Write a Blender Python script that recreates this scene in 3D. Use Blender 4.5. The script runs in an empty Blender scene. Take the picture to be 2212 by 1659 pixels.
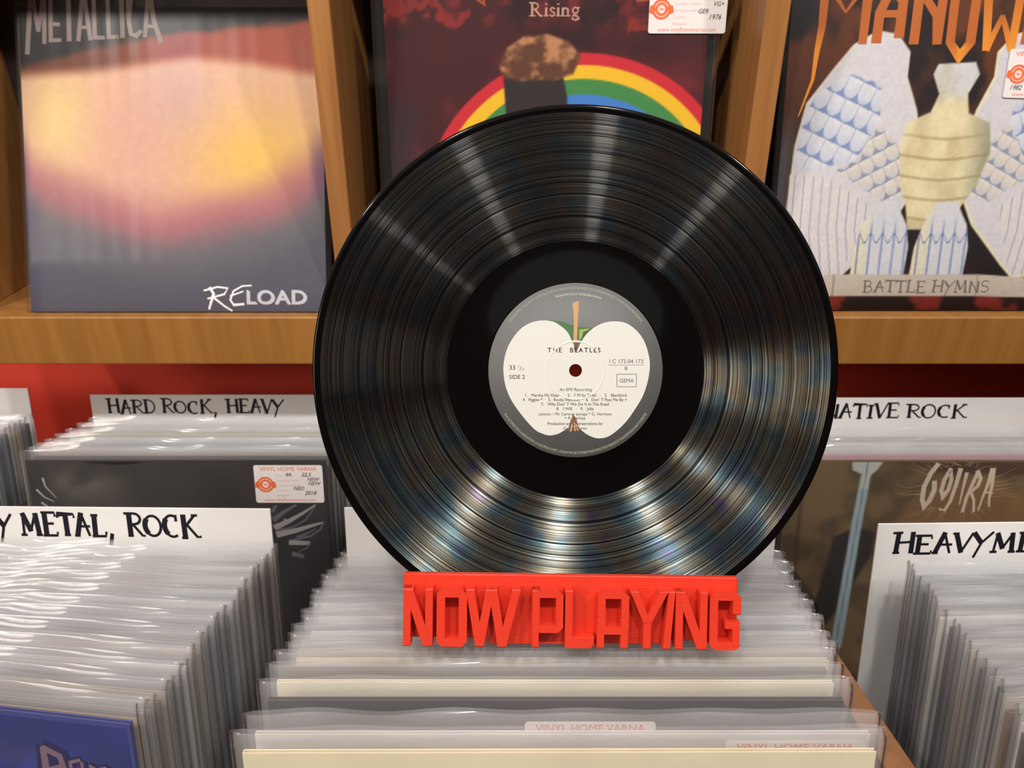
import bpy, math, random
import numpy as np
from mathutils import Vector, Matrix, Euler
from mathutils.geometry import tessellate_polygon

random.seed(7)
SC = bpy.context.scene
COL = SC.collection
R = math.radians

# ------------------------------------------------------------------ camera, light, exposure
CAMZ = 1.35                      # lens height above the floor
PITCH = R(27.0)
cam_d = bpy.data.cameras.new('camera')
cam = bpy.data.objects.new('camera', cam_d)
COL.objects.link(cam)
cam.location = (0, 0, CAMZ)
cam.rotation_euler = (R(90) - PITCH, 0, 0)
cam_d.sensor_width = 36.0
cam_d.lens = 1661 / 2212 * 36.0
cam_d.clip_start = 0.01
cam_d.dof.use_dof = True
cam_d.dof.focus_distance = 0.438
cam_d.dof.aperture_fstop = 17.0
SC.camera = cam

SC.view_settings.view_transform = 'Standard'
SC.view_settings.look = 'None'
SC.view_settings.gamma = 1.0
SC.view_settings.use_curve_mapping = False
SC.view_settings.exposure = 0.0
SC.cycles.transparent_max_bounces = 24
SC.cycles.max_bounces = 8
SC.cycles.caustics_reflective = False
SC.cycles.caustics_refractive = False

world = bpy.data.worlds.new('shop_ambient')
SC.world = world
world.use_nodes = True
bg = world.node_tree.nodes['Background']
bg.inputs[0].default_value = (1.0, 0.93, 0.86, 1)
bg.inputs[1].default_value = 0.50

# the row of ceiling spots above the aisle
for i, x in enumerate((-0.95, -0.295, 0.24, 0.83)):
    ld = bpy.data.lights.new('ceiling_spot', 'AREA')
    ld.shape = 'DISK'
    ld.size = 0.085
    ld.energy = (8.6, 7.4, 7.6, 9.0)[i]
    ld.color = (1.0, 0.955, 0.90)
    lo = bpy.data.objects.new('ceiling_spot', ld)
    COL.objects.link(lo)
    lo.location = (x, -0.18, 2.35)
    d = Vector((x * 0.55, 0.55, 1.0)) - lo.location
    lo.rotation_euler = d.to_track_quat('-Z', 'Y').to_euler()

# unseen warm lamp added to fill the shaded cards, placed by the disc's streak
ld = bpy.data.lights.new('warm_fill_lamp', 'AREA')
ld.shape = 'DISK'
ld.size = 0.9
ld.energy = 30.0
ld.color = (1.0, 0.90, 0.78)
lo = bpy.data.objects.new('warm_fill_lamp', ld)
COL.objects.link(lo)
lo.location = (-2.2, -1.4, 2.15)
lo.rotation_euler = (Vector((0, 0.7, 1.0)) - lo.location).to_track_quat('-Z', 'Y').to_euler()


# ------------------------------------------------------------------ helpers
def s2l(c):
    return c / 12.92 if c <= 0.04045 else ((c + 0.055) / 1.055) ** 2.4


def rgb(r, g, b):
    return (s2l(r / 255), s2l(g / 255), s2l(b / 255))


def nlin(a):
    a = np.clip(a, 0, 1)
    return np.where(a <= 0.04045, a / 12.92, ((a + 0.055) / 1.055) ** 2.4)


def mat(name, color=(0.5, 0.5, 0.5), rough=0.5, noise=0.0, nscale=40.0, bump=0.0, bscale=200.0, stretch=None,
        spec=0.5, metal=0.0, coat=0.0):
    m = bpy.data.materials.new(name)
    m.use_nodes = True
    nt = m.node_tree
    p = nt.nodes['Principled BSDF']
    p.inputs['Base Color'].default_value = (*color, 1)
    p.inputs['Roughness'].default_value = rough
    p.inputs['Specular IOR Level'].default_value = spec
    p.inputs['Metallic'].default_value = metal
    p.inputs['Coat Weight'].default_value = coat
    if noise or bump:
        tc = nt.nodes.new('ShaderNodeTexCoord')
        mp = nt.nodes.new('ShaderNodeMapping')
        if stretch:
            mp.inputs['Scale'].default_value = stretch
        nt.links.new(tc.outputs['Object'], mp.inputs['Vector'])
    if noise:
        n = nt.nodes.new('ShaderNodeTexNoise')
        n.inputs['Scale'].default_value = nscale
        n.inputs['Detail'].default_value = 4
        nt.links.new(mp.outputs[0], n.inputs['Vector'])
        r = nt.nodes.new('ShaderNodeValToRGB')
        r.color_ramp.elements[0].position = 0.3
        r.color_ramp.elements[1].position = 0.7
        r.color_ramp.elements[0].color = (*[max(0, c * (1 - noise)) for c in color], 1)
        r.color_ramp.elements[1].color = (*[min(1, c * (1 + noise)) for c in color], 1)
        nt.links.new(n.outputs['Fac'], r.inputs['Fac'])
        nt.links.new(r.outputs['Color'], p.inputs['Base Color'])
    if bump:
        n2 = nt.nodes.new('ShaderNodeTexNoise')
        n2.inputs['Scale'].default_value = bscale
        nt.links.new(mp.outputs[0], n2.inputs['Vector'])
        b = nt.nodes.new('ShaderNodeBump')
        b.inputs['Strength'].default_value = bump
        b.inputs['Distance'].default_value = 0.001
        nt.links.new(n2.outputs['Fac'], b.inputs['Height'])
        nt.links.new(b.outputs[0], p.inputs['Normal'])
    return m


def ink_mat(name, rough=0.45, spec=0.35):
    m = bpy.data.materials.new(name)
    m.use_nodes = True
    nt = m.node_tree
    p = nt.nodes['Principled BSDF']
    p.inputs['Roughness'].default_value = rough
    p.inputs['Specular IOR Level'].default_value = spec
    a = nt.nodes.new('ShaderNodeAttribute')
    a.attribute_name = 'Col'
    nt.links.new(a.outputs['Color'], p.inputs['Base Color'])
    return m


def plastic(name, milk, tint=(0.9, 0.92, 0.95), rough=0.14, ior=1.5):
    """thin clear polythene: mostly see-through, a little milky, glossy"""
    m = bpy.data.materials.new(name)
    m.use_nodes = True
    nt = m.node_tree
    for n in list(nt.nodes):
        nt.nodes.remove(n)
    out = nt.nodes.new('ShaderNodeOutputMaterial')
    tr = nt.nodes.new('ShaderNodeBsdfTransparent')
    di = nt.nodes.new('ShaderNodeBsdfDiffuse')
    di.inputs[0].default_value = (*tint, 1)
    tl = nt.nodes.new('ShaderNodeBsdfTranslucent')
    tl.inputs[0].default_value = (*tint, 1)
    gl = nt.nodes.new('ShaderNodeBsdfGlossy')
    gl.inputs['Roughness'].default_value = rough
    m1 = nt.nodes.new('ShaderNodeMixShader')
    m1.inputs[0].default_value = 0.45
    nt.links.new(di.outputs[0], m1.inputs[1])
    nt.links.new(tl.outputs[0], m1.inputs[2])
    m2 = nt.nodes.new('ShaderNodeMixShader')
    m2.inputs[0].default_value = milk
    nt.links.new(tr.outputs[0], m2.inputs[1])
    nt.links.new(m1.outputs[0], m2.inputs[2])
    fr = nt.nodes.new('ShaderNodeFresnel')
    ge = nt.nodes.new('ShaderNodeNewGeometry')       # a sheet seen from its inner side reflects the same
    mi = nt.nodes.new('ShaderNodeMapRange')
    mi.inputs[3].default_value = ior
    mi.inputs[4].default_value = 1 / ior
    nt.links.new(ge.outputs['Backfacing'], mi.inputs[0])
    nt.links.new(mi.outputs[0], fr.inputs[0])
    m3 = nt.nodes.new('ShaderNodeMixShader')
    nt.links.new(fr.outputs[0], m3.inputs[0])
    nt.links.new(m2.outputs[0], m3.inputs[1])
    nt.links.new(gl.outputs[0], m3.inputs[2])
    nt.links.new(m3.outputs[0], out.inputs[0])
    return m


def wood(name, dark, light, grain=(3.0, 3.0, 60.0), rough=0.42, along=2):
    m = bpy.data.materials.new(name)
    m.use_nodes = True
    nt = m.node_tree
    p = nt.nodes['Principled BSDF']
    p.inputs['Roughness'].default_value = rough
    tc = nt.nodes.new('ShaderNodeTexCoord')
    mp = nt.nodes.new('ShaderNodeMapping')
    sc = [70.0, 70.0, 70.0]
    sc[along] = 4.0
    mp.inputs['Scale'].default_value = sc
    mp.inputs['Rotation'].default_value = (0.05, 0.08, 0.0)
    nt.links.new(tc.outputs['Object'], mp.inputs['Vector'])
    n = nt.nodes.new('ShaderNodeTexNoise')
    n.inputs['Scale'].default_value = 1.0
    n.inputs['Detail'].default_value = 5
    n.inputs['Distortion'].default_value = 0.6
    nt.links.new(mp.outputs[0], n.inputs['Vector'])
    r = nt.nodes.new('ShaderNodeValToRGB')
    r.color_ramp.elements[0].position = 0.32
    r.color_ramp.elements[1].position = 0.68
    r.color_ramp.elements[0].color = (*dark, 1)
    r.color_ramp.elements[1].color = (*light, 1)
    nt.links.new(n.outputs['Fac'], r.inputs['Fac'])
    nt.links.new(r.outputs['Color'], p.inputs['Base Color'])
    b = nt.nodes.new('ShaderNodeBump')
    b.inputs['Strength'].default_value = 0.12
    b.inputs['Distance'].default_value = 0.0005
    nt.links.new(n.outputs['Fac'], b.inputs['Height'])
    nt.links.new(b.outputs[0], p.inputs['Normal'])
    return m


class MB:
    def __init__(self):
        self.v, self.f = [], []

    def box(self, x0, x1, y0, y1, z0, z1, bev=0.0):
        i = len(self.v)
        if bev <= 0:
            self.v += [(x, y, z) for x in (x0, x1) for y in (y0, y1) for z in (z0, z1)]
            for q in ((0, 1, 3, 2), (4, 6, 7, 5), (0, 4, 5, 1), (2, 3, 7, 6), (0, 2, 6, 4), (1, 5, 7, 3)):
                self.f.append(tuple(i + k for k in q))
            return self
        # chamfered box: 24 verts
        idx = {}
        for sx in (0, 1):
            for sy in (0, 1):
                for sz in (0, 1):
                    X, Y, Z = (x0, x1)[sx], (y0, y1)[sy], (z0, z1)[sz]
                    dx, dy, dz = (bev, -bev)[sx], (bev, -bev)[sy], (bev, -bev)[sz]
                    for ax, p in ((0, (X, Y + dy, Z + dz)), (1, (X + dx, Y, Z + dz)), (2, (X + dx, Y + dy, Z))):
                        idx[(sx, sy, sz, ax)] = len(self.v)
                        self.v.append(p)
        for ax in range(3):
            o = [a for a in range(3) if a != ax]
            for s in (0, 1):
                q = []
                for (a, b) in ((0, 0), (1, 0), (1, 1), (0, 1)):
                    k = [0, 0, 0]
                    k[ax], k[o[0]], k[o[1]] = s, a, b
                    q.append(idx[(*k, ax)])
                self.f.append(tuple(q))
        for ax in range(3):
            o = [a for a in range(3) if a != ax]
            for a in (0, 1):
                for b in (0, 1):
                    k0 = [0, 0, 0]
                    k1 = [0, 0, 0]
                    k0[o[0]] = k1[o[0]] = a
                    k0[o[1]] = k1[o[1]] = b
                    k1[ax] = 1
                    self.f.append((idx[(*k0, o[0])], idx[(*k1, o[0])], idx[(*k1, o[1])], idx[(*k0, o[1])]))
        for sx in (0, 1):
            for sy in (0, 1):
                for sz in (0, 1):
                    self.f.append(tuple(idx[(sx, sy, sz, a)] for a in range(3)))
        return self

    def prism(self, pts, z0, z1, bev=0.0):
        """extrude a 2D polygon (x,y) from z0 to z1, chamfer at the z1 end"""
        n = len(pts)
        i = len(self.v)
        cx = sum(p[0] for p in pts) / n
        cy = sum(p[1] for p in pts) / n
        self.v += [(p[0], p[1], z0) for p in pts]
        self.v += [(p[0], p[1], z1 - bev) for p in pts]
        self.f.append(tuple(i + k for k in reversed(range(n))))
        for k in range(n):
            k2 = (k + 1) % n
            self.f.append((i + k, i + k2, i + n + k2, i + n + k))
        if bev > 0:
            for p in pts:
                d = math.hypot(p[0] - cx, p[1] - cy) or 1
                f = max(0.3, 1 - bev * 1.1 / d)
                self.v.append((cx + (p[0] - cx) * f, cy + (p[1] - cy) * f, z1))
            for k in range(n):
                k2 = (k + 1) % n
                self.f.append((i + n + k, i + n + k2, i + 2 * n + k2, i + 2 * n + k))
            self.f.append(tuple(i + 2 * n + k for k in range(n)))
        else:
            self.f.append(tuple(i + n + k for k in range(n)))
        return self

    def grid(self, pts, nu, nv, close_u=False):
        i = len(self.v)
        self.v += pts
        for a in range(nv - 1):
            for b in range(nu - (0 if close_u else 1)):
                b2 = (b + 1) % nu
                self.f.append((i + a * nu + b, i + a * nu + b2, i + (a + 1) * nu + b2, i + (a + 1) * nu + b))
        return self

    def lathe(self, prof, n=192):
        pts = []
        for (r, z) in prof:
            for k in range(n):
                a = 2 * math.pi * k / n
                pts.append((r * math.cos(a), r * math.sin(a), z))
        return self.grid(pts, n, len(prof), True)

    def mesh(self, name, material, smooth=False):
        me = bpy.data.meshes.new(name)
        me.from_pydata(self.v, [], self.f)
        me.materials.append(material)
        if smooth:
            me.polygons.foreach_set('use_smooth', [True] * len(me.polygons))
        me.update()
        return me

    def build(self, name, material, parent=None, smooth=False):
        return link(name, self.mesh(name, material, smooth), parent)


def link(name, me, parent=None):
    o = bpy.data.objects.new(name, me)
    COL.objects.link(o)
    if parent is not None:
        o.parent = parent
    return o


def tag(o, label=None, cat=None, group=None, kind=None):
    if label:
        o['label'] = label
    if cat:
        o['category'] = cat
    if group:
        o['group'] = group
    if kind:
        o['kind'] = kind
    return o


def thing(name, label, cat, loc=(0, 0, 0), rot=(0, 0, 0), group=None):
    o = bpy.data.objects.new(name, None)
    o.empty_display_size = 0.02
    COL.objects.link(o)
    o.location = loc
    o.rotation_mode = 'ZYX'
    o.rotation_euler = rot
    return tag(o, label, cat, group)


def tree_copy(root, label):
    c = root.copy()
    COL.objects.link(c)
    c['label'] = label
    for ch in root.children:
        d = ch.copy()
        COL.objects.link(d)
        d.parent = c
        for g in ch.children:
            e = g.copy()
            COL.objects.link(e)
            e.parent = d
    return c


# ---- printed matter: flat inked shapes laid on a surface, colours in a vertex attribute
_text_cache = {}


def glyphs(s):
    if s not in _text_cache:
        cu = bpy.data.curves.new('text', 'FONT')
        cu.body = s
        cu.size = 1.0
        cu.resolution_u = 3
        cu.fill_mode = 'FRONT'
        ob = bpy.data.objects.new('text', cu)
        me = ob.to_mesh()
        v = [(p.co.x, p.co.y) for p in me.vertices]
        f = [tuple(p.vertices) for p in me.polygons]
        ob.to_mesh_clear()
        bpy.data.objects.remove(ob)
        bpy.data.curves.remove(cu)
        w = max((p[0] for p in v), default=0.3)
        _text_cache[s] = (v, f, w)
    return _text_cache[s]


class Ink:
    """2D shapes (a, b) at lift d; to3 maps them into the parent's space"""

    def __init__(self, to3):
        self.to3 = to3
        self.v, self.f, self.c = [], [], []
        self.n = 0

    def raw(self, pts, faces, color, d):
        i = len(self.v)
        self.n = (self.n + 1) % 30
        d += self.n * 2e-6
        for p in pts:
            self.v.append(self.to3(p[0], p[1], d))
            self.c.append(color(p[0], p[1]) if callable(color) else color)
        self.f += [tuple(i + k for k in q) for q in faces]

    def poly(self, pts, color, d=0.0001):
        t = tessellate_polygon([[Vector((p[0], p[1], 0)) for p in pts]])
        self.raw(pts, t, color, d)

    def stroke(self, pts, w, color, d=0.0001, w1=None, cap=0.35):
        """a pen stroke along a polyline; w1: width at its end"""
        n = len(pts)
        w1 = w if w1 is None else w1
        L, Rr = [], []
        for k in range(n):
            a = pts[max(0, k - 1)]
            b = pts[min(n - 1, k + 1)]
            dx, dy = b[0] - a[0], b[1] - a[1]
            l = math.hypot(dx, dy) or 1e-9
            dx, dy = dx / l, dy / l
            ww = (w + (w1 - w) * k / max(1, n - 1)) / 2
            if 0 < k < n - 1:
                ax, ay = pts[k][0] - a[0], pts[k][1] - a[1]
                la = math.hypot(ax, ay) or 1e-9
                c = max(0.5, abs((ax * dx + ay * dy) / la))
                ww /= c
            x, y = pts[k]
            if k == 0:
                x, y = x - dx * ww * cap, y - dy * ww * cap
            if k == n - 1:
                x, y = x + dx * ww * cap, y + dy * ww * cap
            L.append((x - dy * ww, y + dx * ww))
            Rr.append((x + dy * ww, y - dx * ww))
        self.raw(L + Rr, [(k, n + k, n + k + 1, k + 1) for k in range(n - 1)], color, d)

    def text(self, s, x, y, size, color, d=0.0001, align='l', shear=0.0, sx=1.0, rot=0.0, space=0.0, bold=0.0):
        """Bfont line; size = cap height times ~1.4"""
        if space:
            tot = 0
            items = []
            for ch in s:
                if ch == ' ':
                    tot += 0.3 + space
                    continue
                v, f, w = glyphs(ch)
                items.append((v, f, tot))
                tot += w + 0.06 + space
            tot -= space
        else:
            v, f, w = glyphs(s)
            items = [(v, f, 0)]
            tot = w
        off = {'l': 0, 'c': -tot / 2, 'r': -tot}[align]
        cr, sr = math.cos(rot), math.sin(rot)
        for v, f, ox in items:
            for b in ((0, 0), (bold, 0), (0, bold)) if bold else ((0, 0),):
                pts = []
                for px, py in v:
                    X = (px + ox + off + shear * py + b[0]) * size * sx
                    Y = (py + b[1]) * size
                    pts.append((x + X * cr - Y * sr, y + X * sr + Y * cr))
                self.raw(pts, f, color, d)

    def arc_text(self, s, cx, cy, r, a_mid, size, color, inward=False, d=0.0001, space=0.05, sx=1.0):
        """text along a circle, centred at angle a_mid (radians, ccw from +x)"""
        ws = []
        for ch in s:
            ws.append(0.28 if ch == ' ' else glyphs(ch)[2] + 0.05 + space)
        tot = sum(ws) * size * sx
        sgn = 1 if inward else -1
        a = a_mid - sgn * tot / r / 2
        for ch, w in zip(s, ws):
            if ch != ' ':
                v, f, gw = glyphs(ch)
                am = a + sgn * (w * size * sx / r) / 2
                ca, sa = math.cos(am), math.sin(am)
                pts = []
                for px, py in v:
                    t = (px - gw / 2) * size * sx
                    h = py * size
                    if inward:
                        rad = r - h
                        pts.append((cx + ca * rad - sa * t, cy + sa * rad + ca * t))
                    else:
                        rad = r + h
                        pts.append((cx + ca * rad + sa * t, cy + sa * rad - ca * t))
                self.raw(pts, f, color, d)
            a += sgn * w * size * sx / r

    def build(self, name, material, parent):
        me = bpy.data.meshes.new(name)
        me.from_pydata(self.v, [], self.f)
        at = me.color_attributes.new('Col', 'FLOAT_COLOR', 'POINT')
        arr = np.ones((len(self.v), 4), dtype=np.float32)
        arr[:, :3] = np.array(self.c, dtype=np.float32)
        at.data.foreach_set('color', arr.ravel())
        me.materials.append(material)
        me.update()
        return link(name, me, parent)


def art_mesh(name, w, h, n, fn, material, parent, y, x0=None, z0=0.0):
    """a printed panel: n x n vertices coloured by fn(U, V) -> sRGB 0..1; U from the left, V from the top, metres"""
    x0 = -w / 2 if x0 is None else x0
    nv = int(n * h / w)
    U, V = np.meshgrid(np.linspace(0, w, n), np.linspace(0, h, nv))
    C = nlin(fn(U, V)).reshape(-1, 3)
    verts = np.stack([x0 + U.ravel(), np.full(U.size, y), z0 + h - V.ravel()], 1)
    idx = np.arange(n * nv).reshape(nv, n)
    faces = np.stack([idx[1:, :-1], idx[1:, 1:], idx[:-1, 1:], idx[:-1, :-1]], -1).reshape(-1, 4)
    me = bpy.data.meshes.new(name)
    me.vertices.add(len(verts))
    me.vertices.foreach_set('co', verts.astype(np.float32).ravel())
    me.loops.add(faces.size)
    me.loops.foreach_set('vertex_index', faces.ravel().astype(np.int32))
    me.polygons.add(len(faces))
    me.polygons.foreach_set('loop_start', (np.arange(len(faces)) * 4).astype(np.int32))
    me.update(calc_edges=True)
    at = me.color_attributes.new('Col', 'FLOAT_COLOR', 'POINT')
    a4 = np.ones((len(verts), 4), np.float32)
    a4[:, :3] = C
    at.data.foreach_set('color', a4.ravel())
    me.materials.append(material)
    return link(name, me, parent)


_rng = np.random.RandomState(3)
_lat = _rng.rand(64, 64)


def vnoise(x, y):
    xi, yi = np.floor(x).astype(int), np.floor(y).astype(int)
    fx, fy = x - xi, y - yi
    fx, fy = fx * fx * (3 - 2 * fx), fy * fy * (3 - 2 * fy)
    g = lambda a, b: _lat[a % 64, b % 64]
    return (g(xi, yi) * (1 - fx) + g(xi + 1, yi) * fx) * (1 - fy) + (g(xi, yi + 1) * (1 - fx) + g(xi + 1, yi + 1) * fx) * fy


def fbm(x, y, o=4):
    t, a, s = 0, 0.5, 0
    for k in range(o):
        t = t + a * vnoise(x * 2 ** k + 7.3 * k, y * 2 ** k + 3.1 * k)
        s += a
        a *= 0.5
    return t / s


def sm(e0, e1, x):
    t = np.clip((x - e0) / (e1 - e0), 0, 1)
    return t * t * (3 - 2 * t)


def mixc(a, b, t):
    return a * (1 - t[..., None]) + np.array(b) / 255.0 * t[..., None]


def solid(U, c):
    return np.ones(U.shape + (3,)) * np.array(c) / 255.0


def seg_dist(X, Y, pts):
    d = np.full(X.shape, 1e9)
    for (x0, y0), (x1, y1) in zip(pts[:-1], pts[1:]):
        dx, dy = x1 - x0, y1 - y0
        t = np.clip(((X - x0) * dx + (Y - y0) * dy) / (dx * dx + dy * dy + 1e-9), 0, 1)
        d = np.minimum(d, np.hypot(X - x0 - t * dx, Y - y0 - t * dy))
    return d


def in_poly(X, Y, pts):
    c = np.zeros(X.shape, bool)
    n = len(pts)
    for i in range(n):
        x0, y0 = pts[i]
        x1, y1 = pts[i - 1]
        if y0 == y1:
            continue
        t = ((y0 > Y) != (y1 > Y)) & (X < (x1 - x0) * (Y - y0) / (y1 - y0) + x0)
        c ^= t
    return c


def poly_soft(X, Y, pts, w):
    """1 inside, soft edge of width w"""
    d = seg_dist(X, Y, list(pts) + [pts[0]])
    s = np.where(in_poly(X, Y, pts), d, -d)
    return sm(-w, w, s)


# ---- a hand-lettering stroke font: (weight, points); box 0..1 high, advance width last
def arc(cx, cy, rx, ry, a0, a1, n=9):
    return [(cx + rx * math.cos(R(a0 + (a1 - a0) * k / n)), cy + ry * math.sin(R(a0 + (a1 - a0) * k / n))) for k in range(n + 1)]


T, N = 1.9, 1.0
PEN = {
    'H': ([(T, [(.14, 0), (.18, 1)]), (N, [(-.05, .98), (.34, 1.0)]), (N, [(.16, .5), (.8, .54)]), (T, [(.8, 0), (.8, 1)]), (N, [(.02, 0), (.28, 0)])], .95),
    'A': ([(T, [(.08, 0), (.42, 1)]), (N, [(.42, 1), (.72, 0)]), (N, [(.14, .42), (.78, .42)]), (N, [(-.04, 0), (.2, 0)])], .86),
    'R': ([(T, [(.16, 0), (.18, 1)]), (N, [(-.06, 1), (.2, 1)] + arc(.42, .76, .32, .24, 90, -90, 8) + [(.18, .5)]), (N, [(.34, .5), (.78, .0), (.9, .0)]), (N, [(.04, 0), (.28, 0)])], .92),
    'D': ([(T, [(.16, 0), (.16, 1)]), (N, [(0, 1), (.2, 1)] + arc(.3, .5, .5, .5, 80, -80, 10) + [(.0, 0)])], .92),
    'O': ([(N, arc(.45, .48, .42, .46, 60, 420, 18)), (T, arc(.45, .48, .40, .44, 140, 225, 6))], 1.0),
    'C': ([(N, arc(.47, .48, .42, .46, 60, 300, 14)), (T, arc(.47, .48, .40, .44, 140, 225, 6)), (N, [(.7, .95), (.7, .7)])], .9),
    'K': ([(T, [(.18, 0), (.18, 1)]), (N, [(.76, 1), (.2, .46)]), (N, [(.34, .58), (.82, .04), (1.0, .06)]), (N, [(.02, 0), (.3, 0)]), (N, [(.62, 1), (.9, 1)])], .98),
    ',': ([(1.4, [(.2, .06), (.06, -.42)])], .6),
    'E': ([(T, [(.14, 0), (.14, 1)]), (N, [(-.02, 1), (.66, 1), (.68, .84)]), (N, [(.14, .52), (.56, .52)]), (N, [(-.02, 0), (.7, 0), (.72, .14)])], .82),
    'V': ([(T, [(.04, 1), (.36, 0)]), (N, [(.36, 0), (.76, 1.02)]), (N, [(-.1, 1), (.14, 1)])], .8),
    'Y': ([(T, [(.04, 1), (.4, .48)]), (N, [(.86, 1.04), (.4, .48), (.14, -.28)])], .86),
    'M': ([(N, [(.12, 0), (.2, 1)]), (T, [(.2, 1), (.5, .2)]), (N, [(.5, .2), (.86, 1)]), (T, [(.86, 1), (.92, 0)]), (N, [(-.02, 0), (.26, 0)]), (N, [(.78, 0), (1.06, 0)])], 1.16),
    'T': ([(T, [(.42, 0), (.42, 1)]), (N, [(0, .84), (.02, 1), (.84, 1), (.86, .84)]), (N, [(.28, 0), (.56, 0)])], .86),
    'L': ([(T, [(.16, 0), (.18, 1)]), (N, [(.02, 0), (.7, 0), (.74, .2)]), (N, [(.02, 1), (.34, 1)])], .84),
    'N': ([(T, [(.12, 0), (.14, 1)]), (N, [(.14, 1), (.74, 0)]), (T, [(.74, 0), (.76, 1)])], .92),
    'I': ([(T, [(.24, 0), (.24, 1)]), (N, [(.06, 1), (.42, 1)]), (N, [(.06, 0), (.42, 0)])], .52),
    ' ': ([], .42),
}
BLACK = rgb(16, 14, 24)


def handwrite(ink, s, x, y, h, length, color=BLACK, weight=0.085, d=0.0001, seed=1):
    rnd = random.Random(seed)
    tot = sum(PEN[c][1] for c in s)
    k = length / tot
    for c in s:
        st, adv = PEN[c]
        dy = rnd.uniform(-.05, .05) * h
        hs = h * rnd.uniform(.92, 1.06)
        sh = rnd.uniform(-.04, .04)
        for wt, pts in st:
            q = [(x + (px + sh * py) * k, y + dy + py * hs) for px, py in pts]
            ink.stroke(q, h * weight * wt, color, d)
        x += adv * k


# ------------------------------------------------------------------ materials
M_red_wall = mat('red_wall_paint', rgb(226, 74, 54), 0.6, noise=0.05, nscale=6, bump=0.1, bscale=300)
M_floor = mat('floor_boards', rgb(92, 70, 52), 0.5, noise=0.2, nscale=12)
M_wood = wood('shelf_wood_upright', rgb(150, 99, 52), rgb(172, 118, 66))
M_wood_lip = wood('shelf_wood_rail', rgb(150, 101, 46), rgb(168, 116, 56), along=2)
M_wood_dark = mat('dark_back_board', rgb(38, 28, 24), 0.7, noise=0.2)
M_rack = wood('rack_wood', rgb(116, 80, 50), rgb(144, 102, 66), along=1)
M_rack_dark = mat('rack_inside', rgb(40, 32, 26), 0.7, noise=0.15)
M_card = mat('white_divider_plastic', rgb(226, 223, 221), 0.32, noise=0.02, nscale=20)
M_paper = mat('white_inner_paper', rgb(228, 222, 208), 0.8, noise=0.04)
M_ink = ink_mat('printed_ink', 0.5, 0.3)
M_ink_gloss = ink_mat('printed_cover_ink', 0.5, 0.14)
M_sticker = mat('white_sticker_paper', rgb(232, 226, 224), 0.5, noise=0.015)
M_poly = plastic('clear_polythene', 0.19, tint=(0.84, 0.86, 0.89), rough=0.12)
M_front = plastic('clear_front_polythene', 0.05, rough=0.12, ior=1.4)
M_clear = plastic('clear_tight_polythene', 0.025, rough=0.28, ior=1.24)
M_red = mat('red_printed_plastic', rgb(214, 54, 33), 0.38, bump=0.25, bscale=60, stretch=(1, 40, 1))


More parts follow.
